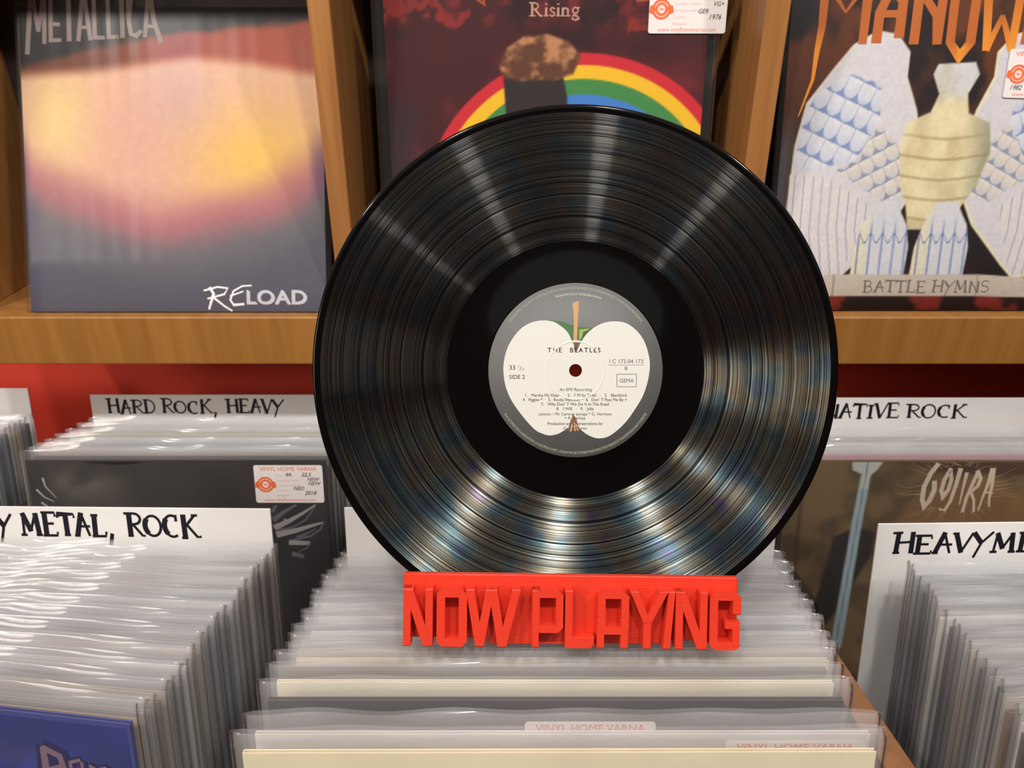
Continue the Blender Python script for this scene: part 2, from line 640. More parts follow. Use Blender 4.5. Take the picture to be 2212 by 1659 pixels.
def vinyl_material():
    m = bpy.data.materials.new('black_grooved_vinyl')
    m.use_nodes = True
    nt = m.node_tree
    N_ = nt.nodes.new
    L_ = nt.links.new
    p = nt.nodes['Principled BSDF']
    out = nt.nodes['Material Output']
    tc = N_('ShaderNodeTexCoord')
    sep = N_('ShaderNodeSeparateXYZ')
    L_(tc.outputs['Object'], sep.inputs[0])
    cmb = N_('ShaderNodeCombineXYZ')
    L_(sep.outputs[0], cmb.inputs[0])
    L_(sep.outputs[1], cmb.inputs[1])
    ln = N_('ShaderNodeVectorMath')
    ln.operation = 'LENGTH'
    L_(cmb.outputs[0], ln.inputs[0])
    r = ln.outputs['Value']
    nrm = N_('ShaderNodeVectorMath')
    nrm.operation = 'NORMALIZE'
    L_(cmb.outputs[0], nrm.inputs[0])
    # mask of the cut grooves: 0 in the run-out, the track gaps and the rim
    mr = N_('ShaderNodeMapRange')
    mr.inputs[1].default_value = 0.0
    mr.inputs[2].default_value = 0.151
    L_(r, mr.inputs[0])
    ramp = N_('ShaderNodeValToRGB')
    cr = ramp.color_ramp
    cr.interpolation = 'CONSTANT'
    els = [(0.0, 0.0), (0.0735, 1)]
    for g in (0.0800, 0.0872, 0.1000, 0.1065, 0.1140, 0.1235, 0.1330, 0.1395):
        els += [(g, 0.12), (g + 0.0007, 1)]
    els += [(0.1462, 0.0)]
    while len(cr.elements) < len(els):
        cr.elements.new(0.5)
    for e, (pos, val) in zip(cr.elements, els):
        e.position = pos / 0.151
    for e, (pos, val) in zip(cr.elements, els):
        e.color = (val, val, val, 1)
    L_(mr.outputs[0], ramp.inputs[0])
    mask = ramp.outputs['Color']
    # groove-to-groove loudness: varies along the radius
    wn = N_('ShaderNodeTexNoise')
    wn.noise_dimensions = '1D'
    wn.inputs['Scale'].default_value = 900
    wn.inputs['Detail'].default_value = 5
    L_(r, wn.inputs['W'])
    tan = N_('ShaderNodeTangent')
    tan.direction_type = 'RADIAL'
    tan.axis = 'Z'
    # polished land between and beside the grooves
    p.inputs['Base Color'].default_value = (0.0022, 0.0020, 0.0022, 1)
    p.inputs['Roughness'].default_value = 0.09
    rr = N_('ShaderNodeMapRange')
    rr.inputs[3].default_value = 0.22
    rr.inputs[4].default_value = 0.06
    L_(mask, rr.inputs[0])
    L_(rr.outputs[0], p.inputs['Specular IOR Level'])
    # groove crests: a streak across the grooves for every lamp
    g1 = N_('ShaderNodeBsdfAnisotropic')
    g1.inputs['Roughness'].default_value = 0.185
    g1.inputs['Anisotropy'].default_value = 0.87
    g1.inputs['Rotation'].default_value = 0.0
    L_(tan.outputs[0], g1.inputs['Tangent'])
    l1 = N_('ShaderNodeMapRange')
    l1.inputs[1].default_value = 0.3
    l1.inputs[2].default_value = 0.7
    l1.inputs[3].default_value = 0.003
    l1.inputs[4].default_value = 0.011
    L_(wn.outputs['Fac'], l1.inputs[0])
    m1 = N_('ShaderNodeMath')
    m1.operation = 'MULTIPLY'
    L_(l1.outputs[0], m1.inputs[0])
    L_(mask, m1.inputs[1])
    L_(m1.outputs[0], g1.inputs['Color'])
    # inner groove walls: a second lobe tipped towards the spindle, with the faint rainbow of a diffraction grating
    rw = N_('ShaderNodeVectorTransform')
    rw.vector_type = 'VECTOR'
    rw.convert_from = 'OBJECT'
    rw.convert_to = 'WORLD'
    L_(nrm.outputs[0], rw.inputs[0])
    sc = N_('ShaderNodeVectorMath')
    sc.operation = 'SCALE'
    sc.inputs['Scale'].default_value = -0.42
    L_(rw.outputs[0], sc.inputs[0])
    ge = N_('ShaderNodeNewGeometry')
    ad = N_('ShaderNodeVectorMath')
    ad.operation = 'ADD'
    L_(ge.outputs['Normal'], ad.inputs[0])
    L_(sc.outputs[0], ad.inputs[1])
    nn = N_('ShaderNodeVectorMath')
    nn.operation = 'NORMALIZE'
    L_(ad.outputs[0], nn.inputs[0])
    g2 = N_('ShaderNodeBsdfAnisotropic')
    g2.inputs['Roughness'].default_value = 0.27
    g2.inputs['Anisotropy'].default_value = 0.66
    g2.inputs['Rotation'].default_value = 0.0
    L_(nn.outputs[0], g2.inputs['Normal'])
    L_(tan.outputs[0], g2.inputs['Tangent'])
    cn = N_('ShaderNodeTexNoise')
    cn.inputs['Scale'].default_value = 45
    cn.inputs['Detail'].default_value = 2
    L_(tc.outputs['Object'], cn.inputs['Vector'])
    hue = N_('ShaderNodeValToRGB')
    hs = hue.color_ramp
    hs.elements[0].position = 0.30
    hs.elements[0].color = (0.55, 0.62, 1.0, 1)
    hs.elements[1].position = 0.72
    hs.elements[1].color = (0.62, 0.55, 1.0, 1)
    for pos, c in ((0.40, (0.5, 0.85, 1.0, 1)), (0.50, (0.95, 1.0, 0.9, 1)), (0.60, (1.0, 0.86, 0.6, 1))):
        e = hs.elements.new(pos)
        e.color = c
    L_(cn.outputs['Fac'], hue.inputs[0])
    lv = N_('ShaderNodeMapRange')
    lv.inputs[1].default_value = 0.35
    lv.inputs[2].default_value = 0.65
    lv.inputs[3].default_value = 0.012
    lv.inputs[4].default_value = 0.12
    L_(wn.outputs['Fac'], lv.inputs[0])
    mu = N_('ShaderNodeMath')
    mu.operation = 'MULTIPLY'
    L_(lv.outputs[0], mu.inputs[0])
    L_(mask, mu.inputs[1])
    vs = N_('ShaderNodeVectorMath')
    vs.operation = 'SCALE'
    L_(hue.outputs['Color'], vs.inputs[0])
    L_(mu.outputs[0], vs.inputs['Scale'])
    L_(vs.outputs[0], g2.inputs['Color'])
    add = N_('ShaderNodeAddShader')
    add0 = N_('ShaderNodeAddShader')
    L_(p.outputs[0], add0.inputs[0])
    L_(g1.outputs[0], add0.inputs[1])
    L_(add0.outputs[0], add.inputs[0])
    L_(g2.outputs[0], add.inputs[1])
    L_(add.outputs[0], out.inputs[0])
    return m


M_vinyl = vinyl_material()

# ------------------------------------------------------------------ the room
o = MB().box(-3.0, 3.0, 0.93, 1.03, 0.0, 2.7).build('wall_back', M_red_wall)
tag(o, kind='structure')
M_shop = mat('brown_shop_wall', rgb(96, 66, 50), 0.6, noise=0.15, nscale=3)
o = MB().box(-3.1, 3.1, -2.1, -2.0, 0.0, 2.7).build('wall_front', M_shop)
tag(o, kind='structure')
o = MB().box(-3.1, -3.0, -2.0, 0.93, 0.0, 2.7).build('wall_left', M_shop)
tag(o, kind='structure')
o = MB().box(3.0, 3.1, -2.0, 0.93, 0.0, 2.7).build('wall_right', M_shop)
tag(o, kind='structure')
o = MB().box(-3.0, 3.0, -2.0, 0.93, -0.06, 0.0).build('floor', M_floor)
tag(o, kind='structure')

# ------------------------------------------------------------------ the display shelf on the wall
LIPT, LIPB = CAMZ - 0.2989, CAMZ - 0.3525
UPR = ((-0.582, -0.562), (-0.1800, -0.1600), (0.2235, 0.2450), (0.627, 0.647), (1.030, 1.050))
shelf = thing('display_shelf', 'oak display shelf on the red wall holding three record covers', 'shelf', (0, 0.93, LIPB))
SY = -0.93
for a, b in UPR:
    MB().box(a, b, 0.752 + SY, 0.0, 0.0496, 0.70, 0.001).build('upright', M_wood, shelf)
MB().box(-0.582, 1.050, 0.738 + SY, 0.752 + SY, 0.0, LIPT - LIPB, 0.0012).build('front_rail', M_wood_lip, shelf)
MB().box(-0.582, 1.050, 0.752 + SY, 0.0, 0.0316, 0.0496, 0.0008).build('bottom_board', M_wood, shelf)
MB().box(-0.582, 1.050, 0.742 + SY, 0.0, 0.47, 0.488, 0.0008).build('upper_board', M_wood, shelf)
MB().box(-0.582, 1.050, 0.730 + SY, 0.742 + SY, 0.47, 0.52, 0.0012).build('upper_rail', M_wood_lip, shelf)
for i in range(4):
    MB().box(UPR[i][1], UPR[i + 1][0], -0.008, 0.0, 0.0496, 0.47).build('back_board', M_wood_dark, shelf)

# ------------------------------------------------------------------ sleeved records
TILT = R(12.1)
SV = Vector((0, math.cos(TILT), -math.sin(TILT)))       # depth along the rack
NV = Vector((0, math.sin(TILT), math.cos(TILT)))        # up along a leaning record
P0 = Vector((0, 0.2568, CAMZ - 0.3274))                 # where the sleeve tops of the front row start
JW, JH, JT = 0.312, 0.312, 0.0030
SH = 0.324                                              # sleeve height


def jacket_mesh(material):
    b = MB()
    t = JT / 2
    b.box(-JW / 2, JW / 2, -t, -t + 0.0007, 0.001, JH, 0.00015)
    b.box(-JW / 2, JW / 2, t - 0.0007, t, 0.001, JH, 0.00015)
    b.box(-JW / 2, -JW / 2 + 0.0008, -t + 0.0007, t - 0.0007, 0.001, JH)
    b.box(-JW / 2 + 0.0008, JW / 2, -t + 0.0007, t - 0.0007, 0.001, 0.0018)
    return b.mesh('jacket', material)


def inner_mesh():
    b = MB()
    b.box(-JW / 2 + 0.004, JW / 2 - 0.0015, -0.0009, 0.0009, 0.003, JH - 0.002, 0.0003)
    return b.mesh('inner_sleeve', M_paper)


def sleeve_mesh(seed, amp=0.0009, over=SH, w=0.324, material=None, t=JT / 2 + 0.0005, nx=64, curl=0.0036, wrinkle=0.0):
    """an open-topped clear bag: front and back sheets joined at the sides and bottom, the lip curling backwards in long waves"""
    rnd = random.Random(seed)
    k = over - JH
    hz = [0.0, 0.06, 0.12, 0.18, 0.23, 0.27, 0.296, JH - 0.004, JH + 0.2 * k, JH + 0.42 * k, JH + 0.6 * k, JH + 0.74 * k, JH + 0.86 * k, JH + 0.95 * k, over]

    def series(n, lo, hi):
        return [(rnd.uniform(0.4, 1.0), rnd.uniform(lo, hi), rnd.uniform(0, 6.28)) for _ in range(n)]
    comp = [series(5, 0.6, 4.2), series(5, 0.6, 4.2)]
    cc = series(4, 0.5, 5.5)
    ec = series(3, 0.7, 5.0)
    wr = series(7, 3, 17)
    ev = lambda c, u: sum(a_ * math.sin(f * 6.283 * u + p) for a_, f, p in c) / (0.55 * len(c))
    xs = [-w / 2 + w * q / nx for q in range(nx + 1)]
    pts = []
    for z in hz:
        f = max(0.0, min(1.0, (z - 0.285) / (over - 0.285))) ** 1.4
        row = []
        for side, order in ((0, xs), (1, xs[::-1][1:-1])):
            for x in order:
                u = x / w + 0.5
                e = min(1.0, (w / 2 - abs(x)) / 0.009)
                e = math.sqrt(max(0, 1 - (1 - e) ** 2))
                y = (-1 if side == 0 else 1) * t * e * (1 - 0.35 * f)
                y += (-1 if side == 0 else 1) * f * amp * max(0.0, 0.5 + 0.6 * ev(comp[side], u)) * (0.3 + 0.7 * e)
                if wrinkle and side == 0:
                    y -= wrinkle * e * (0.5 + 0.5 * ev(wr, u + 0.10 * z)) * math.sin(math.pi * min(1, max(0, z / over))) ** 0.5
                zz = z
                if z > JH:
                    q = (z - JH) / k
                    cu_ = curl * max(0.0, 0.55 + 0.55 * ev(cc, u)) * (1.0 if side == 0 else 0.8)
                    y += cu_ * q ** 2.6
                    zz += q * 0.0012 * ev(ec, u) - cu_ * 0.45 * q ** 4
                row.append((x, y, zz))
        n = len(row)
        pts += row
    b = MB()
    b.grid(pts, n, len(hz), True)
    b.f.append(tuple(range(n))[::-1])
    me = b.mesh('outer_sleeve', material or M_poly, smooth=True)
    me.polygons[-1].use_smooth = False
    return me


INNER = inner_mesh()
SLEEVES = [sleeve_mesh(100 + k) for k in range(14)]
PAL = {
    'cream': rgb(236, 224, 188), 'white': rgb(214, 210, 204), 'grey': rgb(150, 148, 144), 'black': rgb(26, 24, 26),
    'charcoal': rgb(58, 56, 58), 'brown': rgb(104, 84, 62), 'tan': rgb(176, 158, 124), 'purple': rgb(70, 58, 82),
    'blue': rgb(52, 62, 130), 'red': rgb(190, 70, 66), 'pink': rgb(208, 150, 158), 'olive': rgb(120, 112, 84),
    'slate': rgb(92, 102, 112),
}
JACK = {k: jacket_mesh(mat(k + '_card_jacket', v, 0.45, noise=0.06, nscale=25)) for k, v in PAL.items()}
ORD = ('front', 'second', 'third', 'fourth', 'fifth', 'sixth', 'seventh', 'eighth', 'ninth', 'tenth', 'eleventh', 'twelfth', 'thirteenth',
       'fourteenth', 'fifteenth', 'sixteenth', 'seventeenth', 'eighteenth', 'nineteenth', 'twentieth', 'twenty-first', 'twenty-second',
       'twenty-third', 'twenty-fourth', 'twenty-fifth', 'twenty-sixth', 'twenty-seventh', 'twenty-eighth', 'twenty-ninth', 'thirtieth')


CLEAR = sleeve_mesh(77, amp=0.0008, curl=0.0012, material=M_front)


def sleeved_record(colour, label, group, loc, rot, k, cover=None, sleeve=None):
    t = thing('sleeved_record', label, 'record', loc, rot, group)
    jk = link('jacket', JACK[colour], t)
    link('inner_sleeve', INNER, t)
    s = link('outer_sleeve', sleeve or SLEEVES[k % len(SLEEVES)], t)
    return t


def stack(rows, group, where, base=P0, drop=0.0, k0=0):
    """rows: (s, x, colour, lift, yaw deg, lean deg, special label) from the front backwards"""
    out = []
    for i, (s, x, colour, lift, yaw, lean, lab) in enumerate(rows):
        loc = base + SV * s - NV * (0.318 + drop - lift)
        loc.x = x
        if lab is None:
            nth = 'frontmost' if i == 0 else ORD[i] + ' from the front'
            lab = f'{colour} record in a clear sleeve, {nth} {where}'
        out.append(sleeved_record(colour, lab, group, loc, (-TILT - R(lean), 0, R(yaw)), i * 7 + k0,
                                  sleeve=CLEAR if lab and 'cover' in lab else None))
    return out


def sticker(parent, cx, cz, y, w=0.0715, h=0.042, rot=0.0, lines=True, hand=()):
    """a shop price sticker on a cover: white rounded paper, orange print, pen entries"""
    b = MB()
    pts = []
    r = 0.0022
    for (sx, sz, a0) in ((1, 1, 0), (-1, 1, 90), (-1, -1, 180), (1, -1, 270)):
        for k in range(5):
            a = R(a0 + 90 * k / 4)
            pts.append((sx * (w / 2 - r) + r * math.cos(a), sz * (h / 2 - r) + r * math.sin(a)))
    b.prism(pts, 0, 0.00012)
    st = b.build('price_sticker', M_sticker, parent)
    st.location = (cx, y, cz)
    st.rotation_euler = (R(90), rot, 0)
    f = lambda a, c, d: (a, c, 0.00012 + d)
    OR, PK, PEN_ = rgb(226, 120, 92), rgb(222, 178, 170), rgb(38, 36, 44)
    ink = Ink(f)
    u = w / 0.0715
    ink.text('VINYL HOME VARNA', 0, h / 2 - 0.0062 * u, 0.0062 * u, OR, d=0.00005, align='c', sx=1.02, bold=0.02)
    ink.text('www.vinylhomevarna.com', 0, -h / 2 + 0.0016 * u, 0.0052 * u, OR, d=0.00005, align='c', sx=0.98)
    for k, s in enumerate(('Price:        lv        EUR', 'Condition media:', 'Condition sleeve:', 'Country:', 'Released:')):
        ink.text(s, -0.0135 * u, (0.0098 - 0.0056 * k) * u - 0.0012, 0.0036 * u, PK, d=0.00005)
    ink.build('lettering', M_ink, st)
    lg = Ink(f)
    cx0, cy0 = -0.0245 * u, -0.0005 * u
    RD, PL = rgb(232, 110, 66), rgb(244, 214, 204)
    lg.poly([(cx0 + 0.0088 * u * math.cos(R(a)), cy0 + 0.0088 * u * math.sin(R(a))) for a in range(0, 360, 15)], RD, 0.00005)
    for sgn in (-1, 1):
        lg.poly([(cx0 + sgn * 0.006 * u, cy0 + 0.004 * u), (cx0 + sgn * 0.0105 * u, cy0 + 0.003 * u), (cx0 + sgn * 0.0112 * u, cy0 - 0.003 * u), (cx0 + sgn * 0.006 * u, cy0 - 0.005 * u)], RD, 0.00006)
    lg.stroke([(cx0 + 0.0062 * u * math.cos(R(a)), cy0 + 0.0062 * u * math.sin(R(a))) for a in range(20, 165, 12)], 0.0007 * u, PL, 0.00008)
    lg.stroke([(cx0 + 0.0062 * u * math.cos(R(a)), cy0 + 0.0062 * u * math.sin(R(a))) for a in range(200, 345, 12)], 0.0007 * u, PL, 0.00008)
    lg.poly([(cx0 + 0.0034 * u * math.cos(R(a)), cy0 + 0.0036 * u * math.sin(R(a))) for a in range(0, 360, 20)], PL, 0.00009)
    lg.stroke([(cx0 - 0.0016 * u, cy0), (cx0 + 0.0016 * u, cy0)], 0.0012 * u, RD, 0.00011)
    lg.build('logo', M_ink, st)
    if hand:
        hk = Ink(f)
        for s, hx, hy, sz in hand:
            hk.text(s, hx * u, hy * u, sz * u, PEN_, d=0.00013, shear=0.3, sx=0.95, bold=0.012)
        hk.build('handwriting', M_ink, st)
    return st


def cover_ink():
    return Ink(lambda a, b, d: (a, -JT / 2 - 0.00025 - d, b))


# ---- middle stack, front row
rnd = random.Random(11)
mid = []
cols = ['cream', 'white', 'charcoal', 'cream', 'brown', 'cream', 'tan', 'grey', 'white', 'slate', 'white', 'grey', 'white', 'grey', 'slate', 'white',
        'grey', 'white', 'white', 'grey', 'white', 'grey', 'white', 'grey']
S_mid = [0.0005, 0.0125, 0.040, 0.0545, 0.066]
while S_mid[-1] < 0.186:
    S_mid.append(S_mid[-1] + rnd.uniform(0.0075, 0.0098))
for i, s in enumerate(S_mid):
    x = 0.0225 + 0.0135 * s / 0.19 + rnd.uniform(-0.0025, 0.0025)
    mid.append((s, x, cols[i % len(cols)], rnd.uniform(0.0, 0.0012), rnd.uniform(-0.2, 0.2), 0, None))
MID = stack(mid, 'records in the middle front stack', 'in the middle stack')

# ---- left stack, front row
lef = []
cl = ['blue', 'tan', 'grey', 'olive', 'tan', 'black', 'grey', 'white', 'slate', 'tan', 'grey', 'black', 'slate', 'purple', 'slate', 'grey', 'white', 'slate',
      'brown', 'tan', 'brown', 'olive', 'tan', 'brown', 'tan', 'olive']
s = 0.012
i = 0
while s < 0.203:
    f = (s - 0.012) / 0.19
    yaw = 7.5 * (1 - f) + 1.2
    xr = -0.187 + 0.014 * f + rnd.uniform(-0.002, 0.002)
    half = 0.162
    x = xr - half * math.cos(R(yaw))
    sc_ = s + half * math.sin(R(yaw)) * 1.0
    lab = 'blue record cover with pale blackletter lettering, frontmost in the leftmost front stack' if i == 0 else None
    lef.append((sc_, x, cl[i % len(cl)], (0.0 if i else 0.006) + rnd.uniform(0.0, 0.0018), -yaw, 0, lab))
    s += rnd.uniform(0.0074, 0.0083)
    i += 1
# a leftward yaw swings the left end away from the lens
LEF = stack(lef, 'records in the left front stack', 'in the left front stack', k0=3)

# ---- right stack, front row
rig = []
cr_ = ['slate', 'black', 'tan', 'slate', 'charcoal', 'white', 'brown', 'tan', 'black', 'grey', 'charcoal', 'brown', 'tan', 'grey', 'charcoal', 'black', 'white', 'tan',
       'black', 'grey', 'charcoal', 'black', 'slate', 'charcoal']
s = -0.026
i = 0
while s < 0.176:
    f = (s + 0.026) / 0.20
    yaw = 1.5 + 5.0 * (1 - f)
    xl = 0.250 + 0.028 * f + rnd.uniform(-0.003, 0.003)
    x = xl + 0.162 * math.cos(R(yaw))
    rig.append((s + 0.162 * math.sin(R(yaw)), x, cr_[i % len(cr_)], rnd.uniform(0.0, 0.003), yaw, 0, None))
    s += rnd.uniform(0.0075, 0.0095)
    i += 1
RIG = stack(rig, 'records in the right front stack', 'in the right front stack', k0=5)


def divider(x, s, lift, text, tx, tz, th, tl, label, w=0.322, h=0.335, drop=0.0, yaw=0.0, seed=1, lean=0.0, weight=0.115):
    loc = P0 + SV * s - NV * (0.318 + drop)
    loc.x = x
    t = thing('divider_card', label, 'divider', loc, (-TILT - R(lean), 0, R(yaw)))
    H = 0.318 + lift
    MB().box(-w / 2, w / 2, -0.0008, 0.0008, 0.0, H, 0.0003).build('card', M_card, t)
    if text:
        ink = Ink(lambda a, b, d: (a, -0.0008 - d, b))
        handwrite(ink, text, -w / 2 + tx, H - tz - th, th, tl, seed=seed, weight=weight)
        ink.build('lettering', M_ink, t)
    return t


divider(0.0365, 0.2085, 0.031, '', 0, 0, 0, 0, 'blank white divider card behind the black disc in the middle stack')
divider(-0.343, 0.2195, 0.0265, 'HEAVY METAL, ROCK', 0.060, 0.005, 0.0185, 0.207,
        'white divider card hand lettered HEAVY METAL, ROCK at the back of its stack', yaw=-1.2, seed=4)
divider(0.4265, 0.1975, 0.025, 'HEAVYMETAL', 0.013, 0.008, 0.0155, 0.150,
        'white divider card hand lettered HEAVYMETAL above the right front stack', yaw=1.5, seed=6, weight=0.125)

# ---- the back row
B_DROP = 0.010


def back_s(Y):
    return (Y - 0.2568) / math.cos(TILT)


bl = []
cb = ['black', 'charcoal', 'tan', 'white', 'slate', 'white', 'tan', 'white']
Ys = (0.680, 0.692, 0.702, 0.716, 0.732, 0.750, 0.770, 0.792)
for i, Y in enumerate(Ys):
    lab = 'black record cover with silver feather strokes and a white price sticker' if i == 0 else None
    bl.append((back_s(Y + 0.0), -0.350 + 0.0015 * i, cb[i], 0.0, 0.0, 0, lab))
BL = stack(bl, 'records in the left back stack', 'in the left back stack', drop=B_DROP, k0=1)
divider(-0.345, back_s(0.812), 0.027, 'HARD ROCK, HEAVY', 0.0195, 0.0065, 0.0165, 0.212,
        'white divider card hand lettered HARD ROCK, HEAVY under the shelf', drop=B_DROP, seed=2)

br = []
cb = ['brown', 'pink', 'white', 'white', 'tan']
for i, Y in enumerate((0.680, 0.696, 0.716, 0.734, 0.752)):
    lab = 'brown record cover with root-like pale lettering standing in the right back stack' if i == 0 else None
    br.append((back_s(Y), 0.4435 + 0.001 * i, cb[i], 0.0, 0.0, 0, lab))
BR = stack(br, 'records in the right back stack', 'in the right back stack', drop=B_DROP, k0=6)
divider(0.4410, back_s(0.775), 0.034, 'ALTERNATIVE ROCK', 0.006, 0.0075, 0.0165, 0.243,
        'white divider card hand lettered with the words ending ATIVE ROCK', w=0.33, drop=B_DROP, seed=3)

fl = []
cf = ['white', 'grey', 'black', 'white', 'slate', 'black', 'white', 'tan', 'slate', 'black']
for i in range(10):
    fl.append((back_s(0.702 + 0.0105 * i), -0.728 - 0.0004 * i + rnd.uniform(-0.002, 0.002), cf[i], rnd.uniform(0.0, 0.003), 0.0, 0, None))
FL = stack(fl, 'records in the far left back stack', 'in the far left back stack', drop=B_DROP, k0=2)
d0 = divider(-0.742, back_s(0.815), 0.034, '', 0, 0, 0, 0, 'white divider card at the far left edge with a short black dash', drop=B_DROP)
ink = Ink(lambda a, b, d: (a, -0.0008 - d, b))
ink.stroke([(0.106, 0.322), (0.122, 0.3222)], 0.0018, BLACK)
ink.build('lettering', M_ink, d0)

# ------------------------------------------------------------------ the rack that holds the rows
rack = thing('record_rack', 'wooden record rack with two rows of tilted bins under the shelf', 'rack', (0, 0.52, 0.0))
fr = lambda s, n, x=0: P0 + SV * s + NV * n + Vector((x, 0, 0))


def tilted(name, x0, x1, s0, s1, n0, n1, m, bev=0.0008):
    o = MB().box(x0, x1, s0, s1, n0, n1, bev).build(name, m, rack)
    o.rotation_euler = (-TILT, 0, 0)
    o.location = P0 - Vector((0, 0.52, 0))
    return o


X0, X1 = -0.95, 0.95
tilted('floor_board', X0, X1, -0.075, 0.255, -0.334, -0.3185, M_rack)
for xa, nt in ((-0.550, -0.17), (-0.172, -0.17), (0.2155, -0.062), (0.622, -0.062)):
    tilted('partition', xa, xa + 0.018, -0.06, 0.238, -0.3185, nt, M_rack)
tilted('front_board', X0, X1, -0.075, -0.06, -0.3185, -0.13, M_rack)
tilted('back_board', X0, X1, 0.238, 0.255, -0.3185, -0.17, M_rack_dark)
tilted('floor_board', X0, X1, 0.256, 0.622, -0.344, -0.3286, M_rack)
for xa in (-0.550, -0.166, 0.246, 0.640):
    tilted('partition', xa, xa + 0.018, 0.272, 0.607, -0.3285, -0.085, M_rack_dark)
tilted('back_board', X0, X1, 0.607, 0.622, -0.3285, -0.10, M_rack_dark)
for xa in (X0, X1 - 0.02):
    MB().box(xa, xa + 0.02, 0.15 - 0.52, 0.83 - 0.52, 0.0, 0.66, 0.001).build('side_panel', M_rack, rack)
MB().box(X0 + 0.02, X1 - 0.02, 0.20 - 0.52, 0.22 - 0.52, 0.0, 0.64, 0.001).build('plinth', M_rack, rack)

# ------------------------------------------------------------------ covers with printing
# blue cover, left stack
t = LEF[0]


def blue_art(U, V):
    c = solid(U, (38, 54, 138))
    c = mixc(c, (34, 44, 108), sm(0.35, 0.7, fbm(U * 30, V * 30)))
    c = mixc(c, (74, 64, 130), 0.6 * sm(0.05, 0.12, V))
    return c


art_mesh('cover_print', JW - 0.004, JH - 0.006, 40, blue_art, M_ink_gloss, t, -JT / 2 - 0.0002, z0=0.003)
ink = cover_ink()
GH, GD = rgb(116, 98, 114), rgb(56, 52, 84)


def gothic(x, z, h, strokes, d=0.0003):
    for col, wd, dd, off in ((GD, 0.34, 0.0, 0.0), (GH, 0.13, 0.0001, -0.03)):
        for pts in strokes:
            ink.stroke([(x + (px + off) * h, z + (py) * h) for px, py in pts], h * wd, col, d + dd)


# 'Born' in blackletter
zb = JH - 0.040
gothic(0.097, zb - 0.008, 0.028, [[(.0, .05), (.28, .2), (.3, 1.0)], [(.3, 1.0), (.62, .85), (.66, .6), (.34, .5)], [(.36, .5), (.75, .32), (.6, .05), (.2, .0)]])
gothic(0.118, zb, 0.0150, [[(.1, .1), (.1, .85)], [(.1, .85), (.5, 1.0)], [(.55, .1), (.55, .9)], [(.1, .1), (.5, .0)]])
gothic(0.129, zb - 0.001, 0.0145, [[(.1, .9), (.3, .8), (.3, .1), (.5, .0)], [(.35, .75), (.75, .9)]])
gothic(0.1395, zb - 0.002, 0.0145, [[(.1, .9), (.25, .8), (.25, .1)], [(.3, .8), (.7, .9), (.75, .1), (.95, 0)]])
ink.build('lettering', M_ink_gloss, t)

# black cover with silver strokes, back left
t = BL[0]


def black_art(U, V):
    c = solid(U, (46, 42, 40))
    g = np.exp(-(((U - 0.058) / 0.04) ** 2 + ((V - 0.022) / 0.022) ** 2))
    c = mixc(c, (104, 98, 84), 0.75 * g * (0.6 + 0.6 * fbm(U * 90, V * 90)))
    c = mixc(c, (36, 33, 33), sm(0.3, 0.8, fbm(U * 25 + 9, V * 25)))
    return c


art_mesh('cover_print', JW - 0.002, JH - 0.002, 120, black_art, M_ink_gloss, t, -JT / 2 - 0.0002, z0=0.001)
ink = cover_ink()
# design px of the photo's cover: 62..710 wide, 1000 at the top
cu = lambda x, y: (-JW / 2 + (x - 62) / 648 * JW, JH - (y - 1000) / 1930)
ZM = lambda q: [cu(540 + x / 6.38, 990 + y / 6.38) for x, y in q]
SI, SD = rgb(150, 146, 146), rgb(96, 90, 104)
for q, w0, w1, c in (
        ([(310, 880), (460, 770), (640, 670)], 8, 3, SD), ([(320, 990), (520, 900), (720, 790), (910, 670)], 9, 2, SI),
        ([(330, 1030), (560, 990), (760, 880), (900, 700)], 3, 2, SD), ([(345, 1090), (620, 1030), (850, 960), (1010, 915)], 10, 2, SI),
        ([(1010, 915), (960, 1010), (820, 1110), (560, 1170)], 2, 4, SD), ([(620, 1130), (800, 1060), (900, 1000)], 5, 1, SD),
        ([(510, 1205), (640, 1210), (790, 1215)], 8, 6, SI), ([(790, 1215), (740, 1290), (620, 1340)], 3, 1, SD),
        ([(540, 1370), (640, 1390), (690, 1410)], 8, 5, SD), ([(440, 960), (470, 870)], 2, 3, SI), ([(300, 760), (360, 680)], 6, 3, SD)):
    ink.stroke(ZM(q), w0 * 1.5 / 2057, c, 0.0002, w1 * 1.5 / 2057)
for q in ([(95, 1037), (98, 1055), (118, 1080)], [(78, 1062), (92, 1078), (112, 1088)], [(84, 1090), (110, 1110), (140, 1120)], [(70, 1100), (90, 1130), (130, 1150)]):
    ink.stroke([cu(x, y) for x, y in q], 5 / 2057, SI, 0.0002, 1.5 / 2057)
ink.build('silver_strokes', M_ink_gloss, t)
sticker(t, *cu(629, 1049), -JT / 2 - 0.0008 - 0.0006, hand=(('44', -0.0035, 0.0085, 0.006), ('22,5', 0.0135, 0.0085, 0.006), ('NEW', 0.019, 0.0035, 0.0056), ('NEW', 0.020, -0.0012, 0.0056),
                                                    ('NED', 0.004, -0.0068, 0.0058), ('2018', 0.0155, -0.012, 0.0064)))

# brown cover, back right
t = BR[0]


